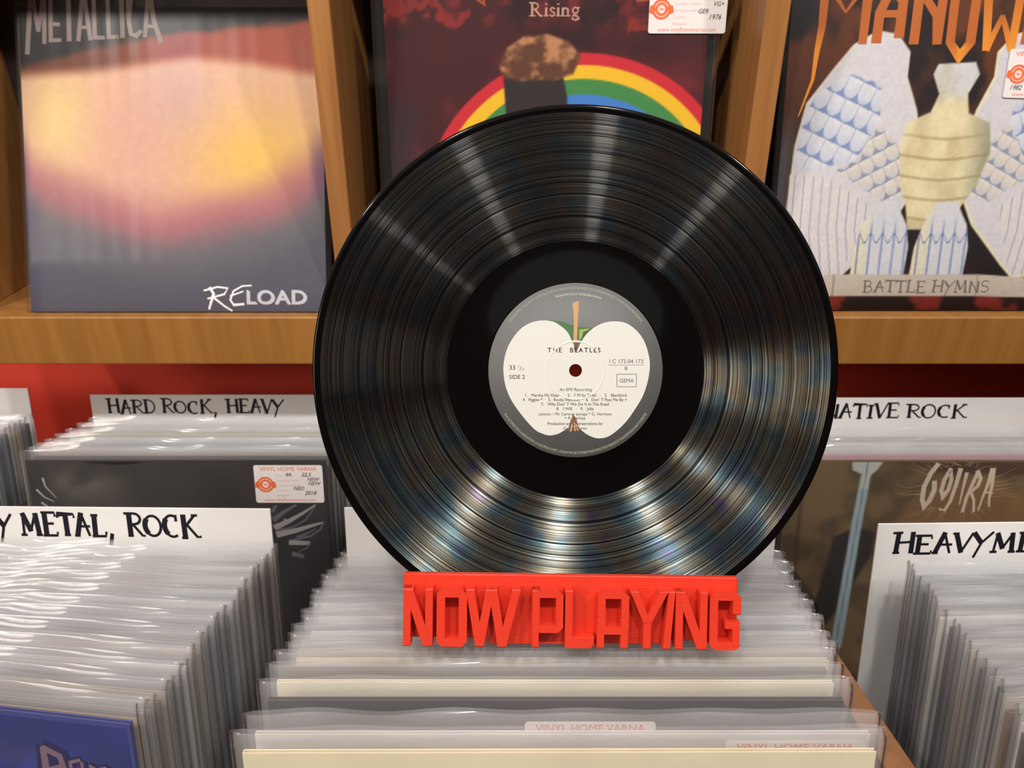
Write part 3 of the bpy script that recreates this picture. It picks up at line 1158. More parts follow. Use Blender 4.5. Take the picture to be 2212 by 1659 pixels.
def brown_art(U, V):
    c = solid(U, (108, 85, 54))
    c = mixc(c, (78, 60, 38), sm(0.35, 0.75, fbm(U * 40, V * 40)))
    c = mixc(c, (128, 92, 52), 0.8 * poly_soft(U, V, [(0.11, 0.10), (0.125, 0.05), (0.16, 0.02), (0.22, 0.015), (0.25, 0.04), (0.262, 0.10)], 0.008))
    c = mixc(c, (66, 40, 24), 0.8 * poly_soft(U, V, [(0.13, 0.0), (0.27, 0.0), (0.26, 0.016), (0.15, 0.012)], 0.004))
    c = mixc(c, (58, 36, 22), sm(0.004, 0.0, np.abs(U - 0.016)) * 0.6)
    # plain dark leaf shape around the lower pole
    c = mixc(c, (34, 25, 19), 0.97 * poly_soft(U, V, [(0.055, 0.085), (0.078, 0.074), (0.098, 0.080), (0.098, 0.105), (0.084, 0.135), (0.07, 0.17), (0.045, 0.21), (0.03, 0.21), (0.045, 0.15)], 0.003))
    c = mixc(c, (150, 168, 176), poly_soft(U, V, [(0.0755, 0.015), (0.086, 0.015), (0.083, 0.07), (0.0775, 0.22), (0.065, 0.22), (0.072, 0.07)], 0.0012))
    c = mixc(c, (176, 182, 176), poly_soft(U, V, [(0.065, 0.0), (0.097, 0.0), (0.092, 0.009), (0.085, 0.016), (0.085, 0.03), (0.0765, 0.03), (0.0765, 0.014), (0.066, 0.009)], 0.001))
    c = mixc(c, (84, 96, 104), 0.8 * sm(0.0012, 0.0, np.abs(U - 0.0815 + 0.05 * V)) * sm(0.22, 0.21, V))
    return c


art_mesh('cover_print', JW - 0.002, JH - 0.002, 200, brown_art, M_ink_gloss, t, -JT / 2 - 0.0002, z0=0.001)
ink = cover_ink()
GO = rgb(196, 180, 160)
GR = rgb(170, 134, 96)
gk = lambda q: [(-JW / 2 + 0.045 + (x - 60) * 0.0001125, JH - 0.0008 - (y - 632) * 0.000118) for x, y in q]
for q, w0, w1 in (
        ([(1040, 655), (985, 740), (940, 870), (940, 990), (968, 1060), (1010, 1000), (1040, 900), (1030, 820)], 44, 46),
        ([(1165, 700), (1120, 800), (1105, 910), (1130, 960), (1170, 900), (1185, 800), (1165, 720)], 40, 34), ([(1115, 920), (1125, 1000)], 40, 12),
        ([(1255, 700), (1235, 850), (1205, 1010), (1165, 1095), (1110, 1080)], 44, 20), ([(1318, 740), (1305, 880), (1295, 1040)], 36, 10),
        ([(1418, 740), (1385, 850), (1350, 980), (1335, 1110)], 36, 30), ([(1415, 720), (1455, 790), (1440, 860), (1385, 920), (1425, 1000), (1440, 1110)], 40, 22),
        ([(1550, 700), (1530, 850), (1500, 980), (1480, 1100)], 42, 12), ([(1560, 700), (1570, 850), (1565, 980), (1575, 1060)], 40, 16), ([(1515, 920), (1590, 930)], 22, 16)):
    ink.stroke(gk(q), w0 * 0.0001125, GO, 0.0003, w1 * 0.0001125)
rr_ = random.Random(5)
for k in range(54):
    a = rr_.uniform(0, 360)
    cx_, cy_ = 1255, 890
    r0x, r0y = 330, 220
    p0 = (cx_ + r0x * math.cos(R(a)), cy_ + r0y * math.sin(R(a)))
    l = rr_.uniform(0.28, 0.95)
    a2 = a + rr_.uniform(-9, 9)
    p1 = (cx_ + r0x * (1 + l * 0.5) * math.cos(R(a2)), cy_ + r0y * (1 + l * 0.5) * math.sin(R(a2)))
    a3 = a2 + rr_.uniform(-9, 9)
    p2 = (cx_ + r0x * (1 + l) * math.cos(R(a3)), max(640, cy_ + r0y * (1 + l) * math.sin(R(a3))))
    ink.stroke(gk([p0, (p1[0], max(640, p1[1])), p2]), 0.0006, GR, 0.0002, 0.00015)
ink.build('lettering', M_ink_gloss, t)

# price stickers peeking out of the middle stack
sticker(MID[1], 0.118, JH - 0.024, -JT / 2 - 0.0009)
sticker(MID[2], 0.019, JH - 0.034, -JT / 2 - 0.0009)

ink = cover_ink()
rt = random.Random(21)
for q in range(120):
    xx = -0.145 + q * 0.0024
    if rt.random() < 0.8:
        ink.stroke([(xx, JH - 0.0270), (xx, JH - 0.0270 + rt.uniform(0.0008, 0.0019))], 0.0007, rgb(150, 146, 152))
ink.build('fine_print', M_ink, MID[2])

# ---- three covers on the display shelf
LEDGE = LIPB + 0.0496


def shelf_cover(colour, label, x, y, lean, yaw=0.0, sw=0.324, wr=0.0006):
    t = sleeved_record(colour, label, 'records facing out on the display shelf', (x, y, LEDGE + 0.001), (-R(lean), 0, R(yaw)), 0, sleeve=sleeve_mesh(900 + int(x * 100), amp=0.0008, curl=0.0008, w=sw, material=M_clear, wrinkle=wr))
    return t


# left: soft bands of light
t = shelf_cover('black', 'record cover with a glowing peach and yellow band over grey on the shelf', -0.352, 0.7600, 23.0, wr=0.0011)
# design px: 62..710 at the bottom (y 672), 2060 px per metre
pu = lambda x, y: ((x - 50) / 655 * JW - JW / 2, (672 - y) / 2115 + 0.0)


def peach_art(U, V):
    X = 50 + U / JW * 655
    Y = 672 - (JH - V) * 2115
    n = fbm(U * 14, V * 14)
    top = np.interp(X, [20, 200, 300, 420, 550, 660, 705], [160, 148, 137, 120, 130, 150, 156])
    low = 345 + 130 * np.sin(np.clip((X - 15) / 700, 0, 1) * 3.1416) ** 0.75 + 36 * (n - .5)
    yb = np.interp(X, [20, 100, 200, 300, 400, 655, 705], [142, 120, 97, 80, 66, 42, 40])
    c = solid(U, (22, 16, 16))
    rust = sm(yb - 10, yb + 16, Y + 14 * (fbm(U * 40, V * 40) - .5))
    c = mixc(c, (104, 52, 32), rust)
    c = mixc(c, (158, 66, 36), rust * sm(200, 420, X))
    c = mixc(c, (128, 40, 44), rust * np.exp(-((X - 400) / 60) ** 2) * 0.7)
    glow = sm(top - 18, top + 18, Y)
    c = mixc(c, (214, 166, 136), glow)
    c = mixc(c, (222, 178, 88), glow * np.exp(-((X - 560) / 150) ** 2 - ((Y - 330) / 110) ** 2) * 0.95)
    c = mixc(c, (224, 194, 132), glow * np.exp(-((X - 130) / 75) ** 2 - ((Y - 250) / 100) ** 2) * 0.95)
    c = mixc(c, (208, 158, 146), glow * np.exp(-((X - 300) / 90) ** 2 - ((Y - 300) / 190) ** 2) * 0.6)
    c = mixc(c, (190, 152, 154), glow * np.exp(-((X - 395) / 70) ** 2 - ((Y - 190) / 90) ** 2) * 0.6)
    edge = sm(low - 95, low + 15, Y)
    c = mixc(c, (156, 92, 104), edge * 0.85)
    c = mixc(c, (108, 76, 104), np.maximum(sm(665, 700, X), sm(70, 44, X)) * glow * sm(230, 380, Y) * 0.8)
    c = mixc(c, (98, 94, 100), sm(low - 5, low + 85, Y))
    c = mixc(c, (78, 78, 92), sm(low + 60, low + 160, Y) * 0.8)
    c = mixc(c, (68, 62, 84), sm(90, 52, X) * sm(380, 470, Y) * 0.8)
    return np.clip(c * (0.97 + 0.06 * fbm(U * 200, V * 200))[..., None], 0, 1)


art_mesh('cover_print', JW, JH, 200, peach_art, M_ink_gloss, t, -JT / 2 - 0.0002, z0=0.0005)
ink = cover_ink()
LG = rgb(126, 110, 104)
# top line of lettering, flared legs at both ends
ml = lambda q: [pu(x, y) for x, y in q]
for q, w in (([(66, 108), (80, 5)], 10), ([(80, 5), (92, 60)], 9), ([(92, 60), (108, 5)], 8), ([(108, 5), (104, 86)], 9),
             ([(122, 5), (118, 82)], 9), ([(118, 10), (142, 12)], 8), ([(118, 45), (138, 46)], 8), ([(118, 80), (140, 79)], 8),
             ([(160, 5), (158, 80)], 10), ([(146, 10), (176, 10)], 8),
             ([(178, 80), (192, 5)], 9), ([(192, 5), (204, 78)], 9), ([(182, 52), (202, 52)], 7),
             ([(214, 5), (214, 76)], 9), ([(214, 74), (234, 74)], 8), ([(244, 5), (244, 75)], 9), ([(244, 73), (264, 72)], 8), ([(274, 5), (274, 73)], 10),
             ([(312, 18), (304, 8), (292, 12), (288, 40), (292, 66), (304, 70), (314, 60)], 9),
             ([(322, 72), (334, 5)], 9), ([(334, 5), (343, 40), (357, 84)], 10), ([(326, 50), (344, 50)], 7)):
    q2 = [(x, y + (2 if y > 30 else -34)) for x, y in q]
    ink.stroke(ml(q2), w / 2060, LG, 0.0002)
# lower right title: brushed RE and block LOAD
WT, GY = rgb(240, 238, 240), rgb(196, 196, 204)
rl = lambda q: [pu(x / 2.0, y / 2.0) for x, y in q]
for q, w0, w1 in (([(895, 1235), (912, 1262), (890, 1330)], 12, 9), ([(870, 1248), (930, 1232), (975, 1238), (960, 1264), (885, 1284)], 8, 7), ([(915, 1282), (960, 1318), (992, 1338)], 9, 7),
                  ([(1080, 1226), (1040, 1228), (1000, 1250), (985, 1290), (1000, 1312), (1045, 1308)], 6, 10), ([(985, 1272), (1042, 1252)], 7, 6)):
    ink.stroke(rl(q), w0 / 4100, WT, 0.0002, w1 / 4100)
lx, lz = pu(1050 / 2, 1310 / 2)
ink.text('LOAD', lx, lz, 0.0205, GY, d=0.0002, sx=1.17, bold=0.06)
ink.build('lettering', M_ink_gloss, t)

# middle: colour arch over maroon
t = shelf_cover('black', 'maroon record cover with a rainbow arch in the middle of the shelf', 0.033, 0.7825, 7.0, sw=0.336)


def arch_art(U, V):
    # design px: 842 left, 716 wide ; V measured so that y = 86 sits 0.040 below the lens
    X = 827 + U / JW * 704
    Y = V * 2330 - 28
    n = fbm(U * 22, V * 22)
    n2 = fbm(U * 60 + 5, V * 60)
    c = solid(U, (64, 22, 26))
    c = mixc(c, (40, 14, 18), sm(0.45, 0.7, n))
    c = mixc(c, (150, 44, 44), sm(0.5, 0.72, n2) * 0.5 * sm(100, 20, Y))
    c = mixc(c, (112, 34, 42), sm(70, 190, Y) * sm(0.3, 0.6, n) * 0.8)
    c = mixc(c, (140, 40, 34), sm(20, 6, np.abs(Y - 30 - 26 * (n2 - .5) * 4 + 20 * np.sin(X / 60))) * (np.abs(X - 1185) > 170) * 0.8)
    c = mixc(c, (50, 34, 40), sm(930, 850, X) * sm(180, 250, Y) * 0.9)
    cx, cy = 1262, 470
    rad = np.hypot((X - cx) / 1.0, (Y - cy) * 1.02)
    bands = [(362, (196, 40, 50)), (336, (232, 182, 40)), (306, (64, 130, 70)), (272, (64, 122, 196)), (240, (136, 80, 110)), (222, (120, 54, 62))]
    for r0, col in bands:
        c = mixc(c, col, sm(r0 + 2, r0 - 2, rad) * (1.0 if r0 > 230 else 0.9))
    # plain bronze boulder on a dark block
    c = mixc(c, (46, 38, 38), poly_soft(X, Y, [(1085, 165), (1110, 150), (1215, 150), (1228, 210), (1228, 300), (1095, 300)], 3))
    b = poly_soft(X, Y, [(1076, 140), (1092, 105), (1130, 82), (1180, 76), (1228, 92), (1256, 122), (1240, 160), (1200, 172), (1120, 174), (1086, 168)], 4)
    c = mixc(c, (92, 56, 38), b)
    c = mixc(c, (190, 134, 92), b * sm(0.45, 0.72, fbm(X / 34, Y / 30)) * 0.9)
    return c


art_mesh('cover_print', JW, JH, 240, arch_art, M_ink_gloss, t, -JT / 2 - 0.0002, z0=0.0005)
ink = cover_ink()
cm = lambda x, y: (-JW / 2 + (x - 827) / 704 * JW, JH - (y + 28) / 2330)
RS = rgb(182, 140, 124)


def serif_word(strokes, col, w, d=0.0002):
    for q, ww in strokes:
        ink.stroke([cm(x, y) for x, y in q], ww * w, col, d)


K = 1 / 2330
W1, W2 = 5.0 * K, 2.4 * K
A_ = lambda cx, cy, rx, ry, a0, a1: arc(cx, cy, rx, -ry, a0, a1, 8)
serif_word([([(1148, 12), (1148, 38)], 1), ([(1142, 38), (1155, 38)], .5), ([(1142, 12), (1150, 12)] + A_(1152, 18.5, 9, 6.5, 90, -90) + [(1148, 25)], .6), ([(1154, 25), (1166, 38), (1170, 38)], .8),
            ([(1178, 22), (1178, 38)], 1), ([(1174, 38), (1183, 38)], .5), ([(1178, 14), (1178, 15)], 1),
            ([(1197, 24), (1191, 21), (1187, 25), (1190, 29), (1196, 32), (1196, 36), (1191, 39), (1186, 36)], .6),
            ([(1204, 22), (1204, 38)], 1), ([(1200, 38), (1209, 38)], .5), ([(1204, 14), (1204, 15)], 1),
            ([(1214, 22), (1214, 38)], 1), ([(1210, 38), (1219, 38)], .5), ([(1214, 26), (1220, 22), (1225, 25), (1225, 38)], .7), ([(1221, 38), (1230, 38)], .5)], RS, W1)
ink2 = [(arc(1241, 27, 6, -6, 0, 360, 12), .6), ([(1241, 33), (1236, 36), (1246, 39), (1249, 43), (1242, 47), (1234, 44), (1236, 40)], .6), ([(1246, 23), (1250, 21)], .6)]
serif_word(ink2, RS, W1)
# pale spires of the band title just above the frame
for q in ([(985, -20), (1000, 0)], [(1010, -10), (1045, 15), (1040, -30)], [(1350, -20), (1375, 8), (1400, 6)]):
    ink.stroke([cm(x, y) for x, y in q], 9 * K, rgb(150, 74, 40), 0.0002, 3 * K)
ink.build('lettering', M_ink_gloss, t)
sticker(t, *cm(1483, 24), -JT / 2 - 0.0018, w=0.074, h=0.043, hand=(('29', 0.022, 0.009, 0.0055), ('VG+', 0.0225, 0.0022, 0.0055), ('GER', 0.009, -0.004, 0.0055), ('1976', 0.019, -0.009, 0.0062)))

# right: pale stone ornament on a dark ground
t = shelf_cover('black', 'dark record cover with orange lettering and a pale winged stone ornament', 0.428, 0.7660, 13.0)
DX = lambda U: 1690 + U / JW * 690
DY = lambda V: 664 - (JH - V) * 2190


def stone_art(U, V):
    X, Y = DX(U), DY(V)
    n = fbm(U * 30, V * 30)
    c = solid(U, (26, 14, 16))
    c = mixc(c, (150, 74, 26), sm(0.42, 0.62, fbm(X / 90, Y / 130)) * sm(560, 40, Y) * 0.55)
    c = mixc(c, (160, 50, 40), sm(540, 660, Y) * sm(0.4, 0.6, n) * 0.8)
    c = mixc(c, (78, 74, 80), sm(1735, 1700, X) * sm(190, 330, Y) * 0.8)
    cx = 2050

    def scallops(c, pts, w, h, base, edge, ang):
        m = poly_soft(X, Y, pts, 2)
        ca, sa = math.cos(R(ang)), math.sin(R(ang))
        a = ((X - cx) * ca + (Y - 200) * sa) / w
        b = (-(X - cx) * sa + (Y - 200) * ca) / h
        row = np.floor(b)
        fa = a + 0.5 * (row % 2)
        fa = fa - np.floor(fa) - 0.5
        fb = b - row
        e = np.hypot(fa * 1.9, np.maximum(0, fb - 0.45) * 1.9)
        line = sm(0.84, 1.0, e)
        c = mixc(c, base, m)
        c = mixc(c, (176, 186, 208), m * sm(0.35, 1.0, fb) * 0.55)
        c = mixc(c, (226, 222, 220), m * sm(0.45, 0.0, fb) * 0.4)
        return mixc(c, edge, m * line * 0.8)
    for sgn in (-1, 1):
        P = lambda q: [(cx + sgn * (cx - x), y) for x, y in q]
        wing = P([(1880, 62), (1925, 70), (1955, 105), (1955, 155), (1985, 225), (2000, 300), (1990, 410), (1960, 470), (1880, 560), (1850, 590), (1800, 585),
                  (1742, 560), (1712, 470), (1720, 300), (1738, 210), (1790, 140), (1830, 90)])
        c = mixc(c, (206, 202, 206), poly_soft(X, Y, wing, 2))
        c = mixc(c, (226, 216, 168), poly_soft(X, Y, wing, 2) * sm(1800, 1730, cx + sgn * (cx - X) * 1.0 if sgn > 0 else 2 * cx - X * 1.0) * 0.0)
        c = scallops(c, P([(1760, 190), (1830, 150), (1900, 170), (1905, 250), (1860, 330), (1760, 350), (1722, 340), (1735, 240)]), 34, 46, (204, 206, 216), (110, 130, 176), -24 * sgn)
        c = scallops(c, P([(1905, 250), (1985, 330), (1985, 400), (1930, 420), (1820, 350), (1860, 330)]), 30, 34, (208, 200, 190), (126, 132, 158), 28 * sgn)
        # long lower plumes
        m = poly_soft(X, Y, P([(1715, 360), (1800, 365), (1860, 400), (1905, 430), (1870, 540), (1850, 585), (1800, 585), (1745, 556), (1716, 480)]), 2)
        c = mixc(c, (214, 206, 204), m)
        xs = cx + sgn * (X - cx) if sgn < 0 else X
        st = np.abs(((xs + 0.16 * np.maximum(0, Y - 480) * 1.0) / 21.0) % 1.0 - 0.5)
        c = mixc(c, (122, 140, 180), m * sm(0.40, 0.48, st) * 0.75)
        # pale yellow printed outline along the wing edge
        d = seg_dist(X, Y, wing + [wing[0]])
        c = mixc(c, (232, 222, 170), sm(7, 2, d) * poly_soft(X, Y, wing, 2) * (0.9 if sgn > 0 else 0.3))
    # stone vase between the fans
    vase = [(2020, 130), (2100, 126), (2112, 150), (2092, 190), (2100, 230), (2150, 250), (2160, 310), (2140, 380), (2110, 430), (2100, 480), (1995, 480), (1985, 430),
            (1965, 380), (1955, 300), (1965, 250), (2015, 228), (2030, 190), (2012, 150)]
    m = poly_soft(X, Y, vase, 2.5)
    c = mixc(c, (222, 210, 170), m)
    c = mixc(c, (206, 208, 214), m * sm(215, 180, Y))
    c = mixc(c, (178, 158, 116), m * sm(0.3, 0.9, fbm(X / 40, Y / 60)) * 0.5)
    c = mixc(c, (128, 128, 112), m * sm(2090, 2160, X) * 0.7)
    c = mixc(c, (150, 130, 92), m * sm(5, 1, np.abs((Y - 300) % 44 - 22 - 6 * np.cos((X - 2055) / 40))) * sm(250, 290, Y) * 0.55)
    # two bell-shaped feet
    for bx in (1940, 2078):
        bell = [(bx - 22, 420), (bx + 22, 418), (bx + 52, 470), (bx + 62, 520), (bx + 58, 585), (bx - 66, 585), (bx - 62, 520), (bx - 48, 470)]
        m = poly_soft(X, Y, bell, 2)
        c = mixc(c, (206, 206, 212), m)
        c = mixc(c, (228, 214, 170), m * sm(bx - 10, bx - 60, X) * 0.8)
        c = mixc(c, (104, 128, 180), m * sm(0.36, 0.47, np.abs(((X - bx) / 27.0) % 1 - 0.5)) * sm(440, 500, Y) * 0.8)
        c = mixc(c, (90, 112, 160), m * sm(3.5, 1, np.abs(Y - 500 + 10 * np.cos((X - bx) / 27 * 6.28))) * 0.8)
    # ribbon with lettering
    rb = [(1690, 596), (1828, 582), (2180, 582), (2330, 592), (2330, 636), (2180, 632), (1828, 632), (1690, 640)]
    m = poly_soft(X, Y, rb, 1.5)
    c = mixc(c, (196, 184, 170), m)
    c = mixc(c, (150, 136, 124), m * sm(3, 1, np.minimum(np.abs(X - 1838), np.abs(X - 2172))) * 0.8)
    return np.clip(c * (0.95 + 0.1 * fbm(X / 6, Y / 6))[..., None], 0, 1)


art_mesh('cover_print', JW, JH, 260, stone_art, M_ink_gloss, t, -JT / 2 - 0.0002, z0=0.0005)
ink = cover_ink()
ru = lambda x, y: (-JW / 2 + (x - 1690) / 690 * JW, JH - (JH - (664 - y) / 2190))
OG = lambda a, b: rgb(*(184 - 10 * 0, 98, 38)) if b > 0.262 else rgb(232, 146, 44)
zz = lambda q: [ru(1640 + x / 3.867, y / 3.867) for x, y in q]
for q, w0, w1 in (
        ([(455, -150), (455, 200), (430, 400), (415, 620), (320, 910)], 80, 8), ([(455, -150), (640, 100)], 70, 14), ([(640, 100), (810, -150)], 14, 70), ([(815, -150), (805, 330)], 84, 70),
        ([(920, 320), (925, 100), (1010, -100)], 84, 70), ([(1010, -100), (1110, 20), (1105, 280)], 60, 84), ([(900, 110), (1130, 110)], 56, 56),
        ([(1240, -150), (1235, 330)], 80, 80), ([(1250, -60), (1400, 120), (1430, 330)], 60, 76), ([(1440, -150), (1430, 330)], 76, 76),
        ([(1535, -150), (1540, 330), (1630, 440), (1710, 330), (1715, -150)], 74, 74),
        ([(1800, -150), (1850, 380)], 74, 64), ([(1850, 380), (1950, 130)], 60, 40), ([(1950, 130), (2060, 380)], 40, 60), ([(2060, 380), (2080, -150)], 64, 74),
        ([(2170, 330), (2180, 120), (2280, -120)], 80, 60), ([(2280, -120), (2380, 60), (2380, 330)], 60, 80), ([(2170, 120), (2380, 120)], 56, 56),
        ([(2480, -150), (2480, 330)], 80, 80), ([(2480, -120), (2620, -100), (2640, 20), (2500, 90)], 60, 50), ([(2500, 90), (2680, 330)], 60, 70)):
    ink.stroke(zz(q), w0 / 3.867 / 2190, OG, 0.0002, w1 / 3.867 / 2190)
# ribbon title
CH = rgb(120, 108, 104)
bx, bz = ru(1908, 622)
bh = 28 / 2190
x = bx
for ch in 'BATTLE HYMNS':
    pass
PEN['B'] = ([(T, [(.16, 0), (.16, 1)]), (N, [(.0, 1), (.2, 1)] + arc(.36, .76, .26, .24, 90, -90, 7) + [(.18, .52)]), (N, [(.18, .52)] + arc(.42, .26, .3, .26, 90, -90, 7) + [(.0, 0)])], .9)
PEN['S'] = ([(N, arc(.36, .74, .28, .25, 30, 250, 8) + arc(.36, .25, .3, .26, 80, -150, 8))], .78)
handwrite(ink, 'BATTLE HYMNS', bx, bz, bh, 296 / 690 * JW, CH, 0.075, 0.0002, seed=9)
ink.build('lettering', M_ink_gloss, t)
sticker(t, *ru(2250, 150), -JT / 2 - 0.0018, w=0.074, h=0.045, rot=0.03, hand=(('29', 0.014, 0.0085, 0.0055), ('VG+', 0.022, 0.0022, 0.0055), ('1982', -0.031, -0.0145, 0.0062)))

# ------------------------------------------------------------------ the red stand and its disc
LEAN = R(25.0)
DC = Vector((0.0364, 0.397, CAMZ - 0.1935))
FR = (R(90) - LEAN, 0, 0)
disc = thing('vinyl_record', 'bare black vinyl record with a halved apple label propped in the red stand', 'record', DC, FR)
prof = [(0.00363, -0.0008), (0.00363, 0.0008), (0.0500, 0.0008), (0.0512, 0.0008), (0.0520, 0.00060), (0.0730, 0.0006), (0.0738, 0.00068)]
for g in (0.0800, 0.0872, 0.1000, 0.1065, 0.1140, 0.1235, 0.1330, 0.1395):
    prof += [(g - 0.0001, 0.00068), (g + 0.0001, 0.00065), (g + 0.0006, 0.00065), (g + 0.0008, 0.00068)]
prof += [(0.1460, 0.00068), (0.1470, 0.00075), (0.1482, 0.0011), (0.1496, 0.00125), (0.1506, 0.00095), (0.1510, 0.0002), (0.1510, -0.0002), (0.1506, -0.00095), (0.1496, -0.00125),
         (0.1482, -0.0011), (0.1470, -0.0007), (0.0520, -0.0007), (0.0166, -0.0008), (0.00363, -0.0008)]
MB().lathe(prof, 256).build('disc', M_vinyl, disc, smooth=True)
lab = MB().lathe([(0.00363, 0.00083), (0.0499, 0.00083), (0.0500, 0.0007)], 160).build(
    'paper_label', mat('grey_label_paper', rgb(84, 84, 84), 0.5, noise=0.03), disc, smooth=True)
ink = Ink(lambda a, b, d: (a, b, 0.00083 + d))
# label design units: centre (840, 828), 745 = 50 mm
U_ = 0.05 / 745
lp = lambda q: [((x - 840) * U_, -(y - 828) * U_) for x, y in q]
left = [(840, 640), (810, 580), (770, 500), (700, 440), (640, 410), (540, 403), (450, 425), (370, 475), (300, 560), (250, 660), (225, 780), (228, 880), (245, 970), (285, 1070), (350, 1170),
        (430, 1270), (500, 1340), (560, 1370), (620, 1385), (690, 1372), (740, 1345), (790, 1320), (840, 1310)]
right = [(880, 1330), (930, 1370), (990, 1400), (1050, 1410), (1120, 1395), (1200, 1340), (1280, 1260), (1350, 1160), (1410, 1060), (1450, 950), (1470, 850), (1474, 760), (1455, 660),
         (1415, 560), (1350, 480), (1270, 425), (1180, 410), (1090, 420), (1010, 455), (940, 510), (890, 580), (860, 640)]
apple = left + right


def smooth_closed(p, n=3):
    out = []
    m = len(p)
    for i in range(m):
        p0, p1, p2, p3 = p[i - 1], p[i], p[(i + 1) % m], p[(i + 2) % m]
        for k in range(n):
            t_ = k / n
            q = []
            for a in (0, 1):
                q.append(0.5 * ((2 * p1[a]) + (-p0[a] + p2[a]) * t_ + (2 * p0[a] - 5 * p1[a] + 4 * p2[a] - p3[a]) * t_ ** 2 + (-p0[a] + 3 * p1[a] - 3 * p2[a] + p3[a]) * t_ ** 3))
            out.append(tuple(q))
    return out


apple_s = smooth_closed(apple)
# keep the spindle hole and the pressed ring free: cut the flesh as an outer band and an inner band bridged at the spindle
HR = 0.0037 / U_
hole = [(840 + HR * math.cos(a), 828 + HR * math.sin(a)) for a in [2 * math.pi * k / 24 for k in range(24)]]
GRN, GRN2 = rgb(76, 108, 68), rgb(146, 160, 92)
ink.poly(lp(smooth_closed([(600, 405), (700, 408), (760, 425), (850, 455), (985, 468), (930, 520), (880, 590), (845, 610), (800, 580), (740, 470)])), GRN, 0.00002)
ink.poly(lp([(870, 480), (960, 470), (900, 540), (870, 570)]), GRN2, 0.00004)
ink.poly(lp([(905, 500), (985, 468), (925, 525), (885, 580)]), rgb(58, 92, 54), 0.00005)
CRM = rgb(204, 203, 196)
tess = tessellate_polygon([[Vector((*p, 0)) for p in lp(apple_s)], [Vector((*p, 0)) for p in lp(hole)]])
ink.raw(lp(apple_s) + lp(hole), tess, CRM, 0.00007)
STM = rgb(188, 148, 106)
ink.poly(lp([(812, 258), (835, 245), (868, 236), (866, 290), (858, 420), (852, 560), (856, 640), (828, 640), (822, 560), (824, 420), (820, 320)]), STM, 0.00009)
ink.poly(lp([(826, 590), (856, 590), (858, 640), (846, 668), (828, 650)]), rgb(110, 82, 60), 0.00010)
ink.build('fruit_print', M_ink, lab)
ink = Ink(lambda a, b, d: (a, b, 0.00083 + d))
BR_ = rgb(122, 84, 58)
ink.poly(lp([(820, 1203), (845, 1235), (865, 1300), (872, 1355), (850, 1338), (835, 1352), (818, 1335), (800, 1362), (775, 1335), (795, 1270)]), BR_, 0.00012)
for q in ([(800, 1350), (812, 1290)], [(838, 1345), (832, 1280)], [(860, 1340), (848, 1290)]):
    ink.stroke(lp(q), 10 * U_, rgb(196, 160, 126), 0.00014)
ink.build('calyx_print', M_ink, lab)
ink = Ink(lambda a, b, d: (a, b, 0.00083 + d))
DK, MD = rgb(40, 38, 46), rgb(96, 94, 98)


def lt(s, x, y, size, col=DK, align='c', **kw):
    ink.text(s, (x - 840) * U_, -(y - 828) * U_, size * U_, col, 0.00015, align=align, **kw)


lt('THE', 600, 674, 56, align='l', space=0.16, bold=0.02)
lt('BEATLES', 790, 674, 56, align='l', space=0.11, bold=0.02)
lt('33', 272, 822, 56, align='l')
lt('1', 346, 802, 28, align='l')
lt('/', 362, 828, 50, align='l')
lt('3', 384, 828, 28, align='l')
lt('SIDE 2', 272, 900, 50, align='l', space=0.0)
lt('I C 172-04 173', 1126, 766, 48, MD, align='l', sx=1.0)
ink.stroke(lp([(1120, 782), (1425, 782)]), 2.5 * U_, MD, 0.00015)
lt('B', 1270, 824, 44, MD)
for q in ([(1194, 860), (1360, 860)], [(1360, 860), (1360, 967)], [(1360, 967), (1194, 967)], [(1194, 967), (1194, 860)]):
    ink.stroke(lp(q), 4 * U_, MD, 0.00015)
lt('GEMA', 1277, 930, 46, MD)
lt('An EMI Recording', 840, 1004, 38, MD, shear=0.25, sx=1.0)
lt('1.   Martha My Dear   ·   2.   I\' M So Tired   ·   3.   Blackbird', 840, 1052, 36, MD, bold=0.015)
lt('4.  Piggies *  ·  5.  Rocky Raccoon  ·  6.  Don\' T Pass Me By +', 835, 1090, 36, MD, bold=0.015)
lt('7.   Why Don\' T We Do It In The Road', 835, 1128, 36, MD, bold=0.015)
lt('8.   I Will   ·   9.   Julia', 836, 1167, 36, MD, bold=0.015)
lt('Lennon - Mc Cartney except * G. Harrison', 836, 1212, 36, MD)
lt('+ R. Starkey', 836, 1247, 36, MD)
lt('Production and Orchestrations by', 836, 1294, 34, MD, bold=0.015)
lt('George Martin', 836, 1334, 34, MD, bold=0.015)
ink.build('lettering', M_ink, lab)
ink = Ink(lambda a, b, d: (a, b, 0.00083 + d))
PG = rgb(168, 172, 150)
ink.arc_text("APPLE RECORDS - TOUS DROITS DU PRODUCTEUR DE L'OEUVRE PHONOGRAPHIQUE ET DU PROPRIETAIRE DE L'OEUVRE ENREGISTREE RESERVES", 0, 0, 690 * U_, R(90), 30 * U_, PG, sx=0.62, space=0.02)
ink.arc_text('MADE IN FRANCE BY PATHE MARCONI EMI', 0, 0, 640 * U_, R(90 - 2), 27 * U_, rgb(206, 204, 190), sx=0.70, space=0.02)
ink.arc_text("SAUF AUTORISATION LA DUPLICATION, LA LOCATION, LE PRET, L'UTILISATION DE CE DISQUE POUR EXECUTION PUBLIQUE ET RADIODIFFUSION SONT INTERDITES", 0, 0, 716 * U_, R(-90), 30 * U_, PG, inward=True, sx=0.62, space=0.02)
ink.build('rim_lettering', M_ink, lab)
MB().lathe([(0.01605, 0.00090), (0.01640, 0.00103), (0.01660, 0.00106), (0.01680, 0.00103), (0.01715, 0.00090)], 160).build(
    'pressed_ring', mat('cream_label_paper', CRM, 0.4), lab, smooth=True)

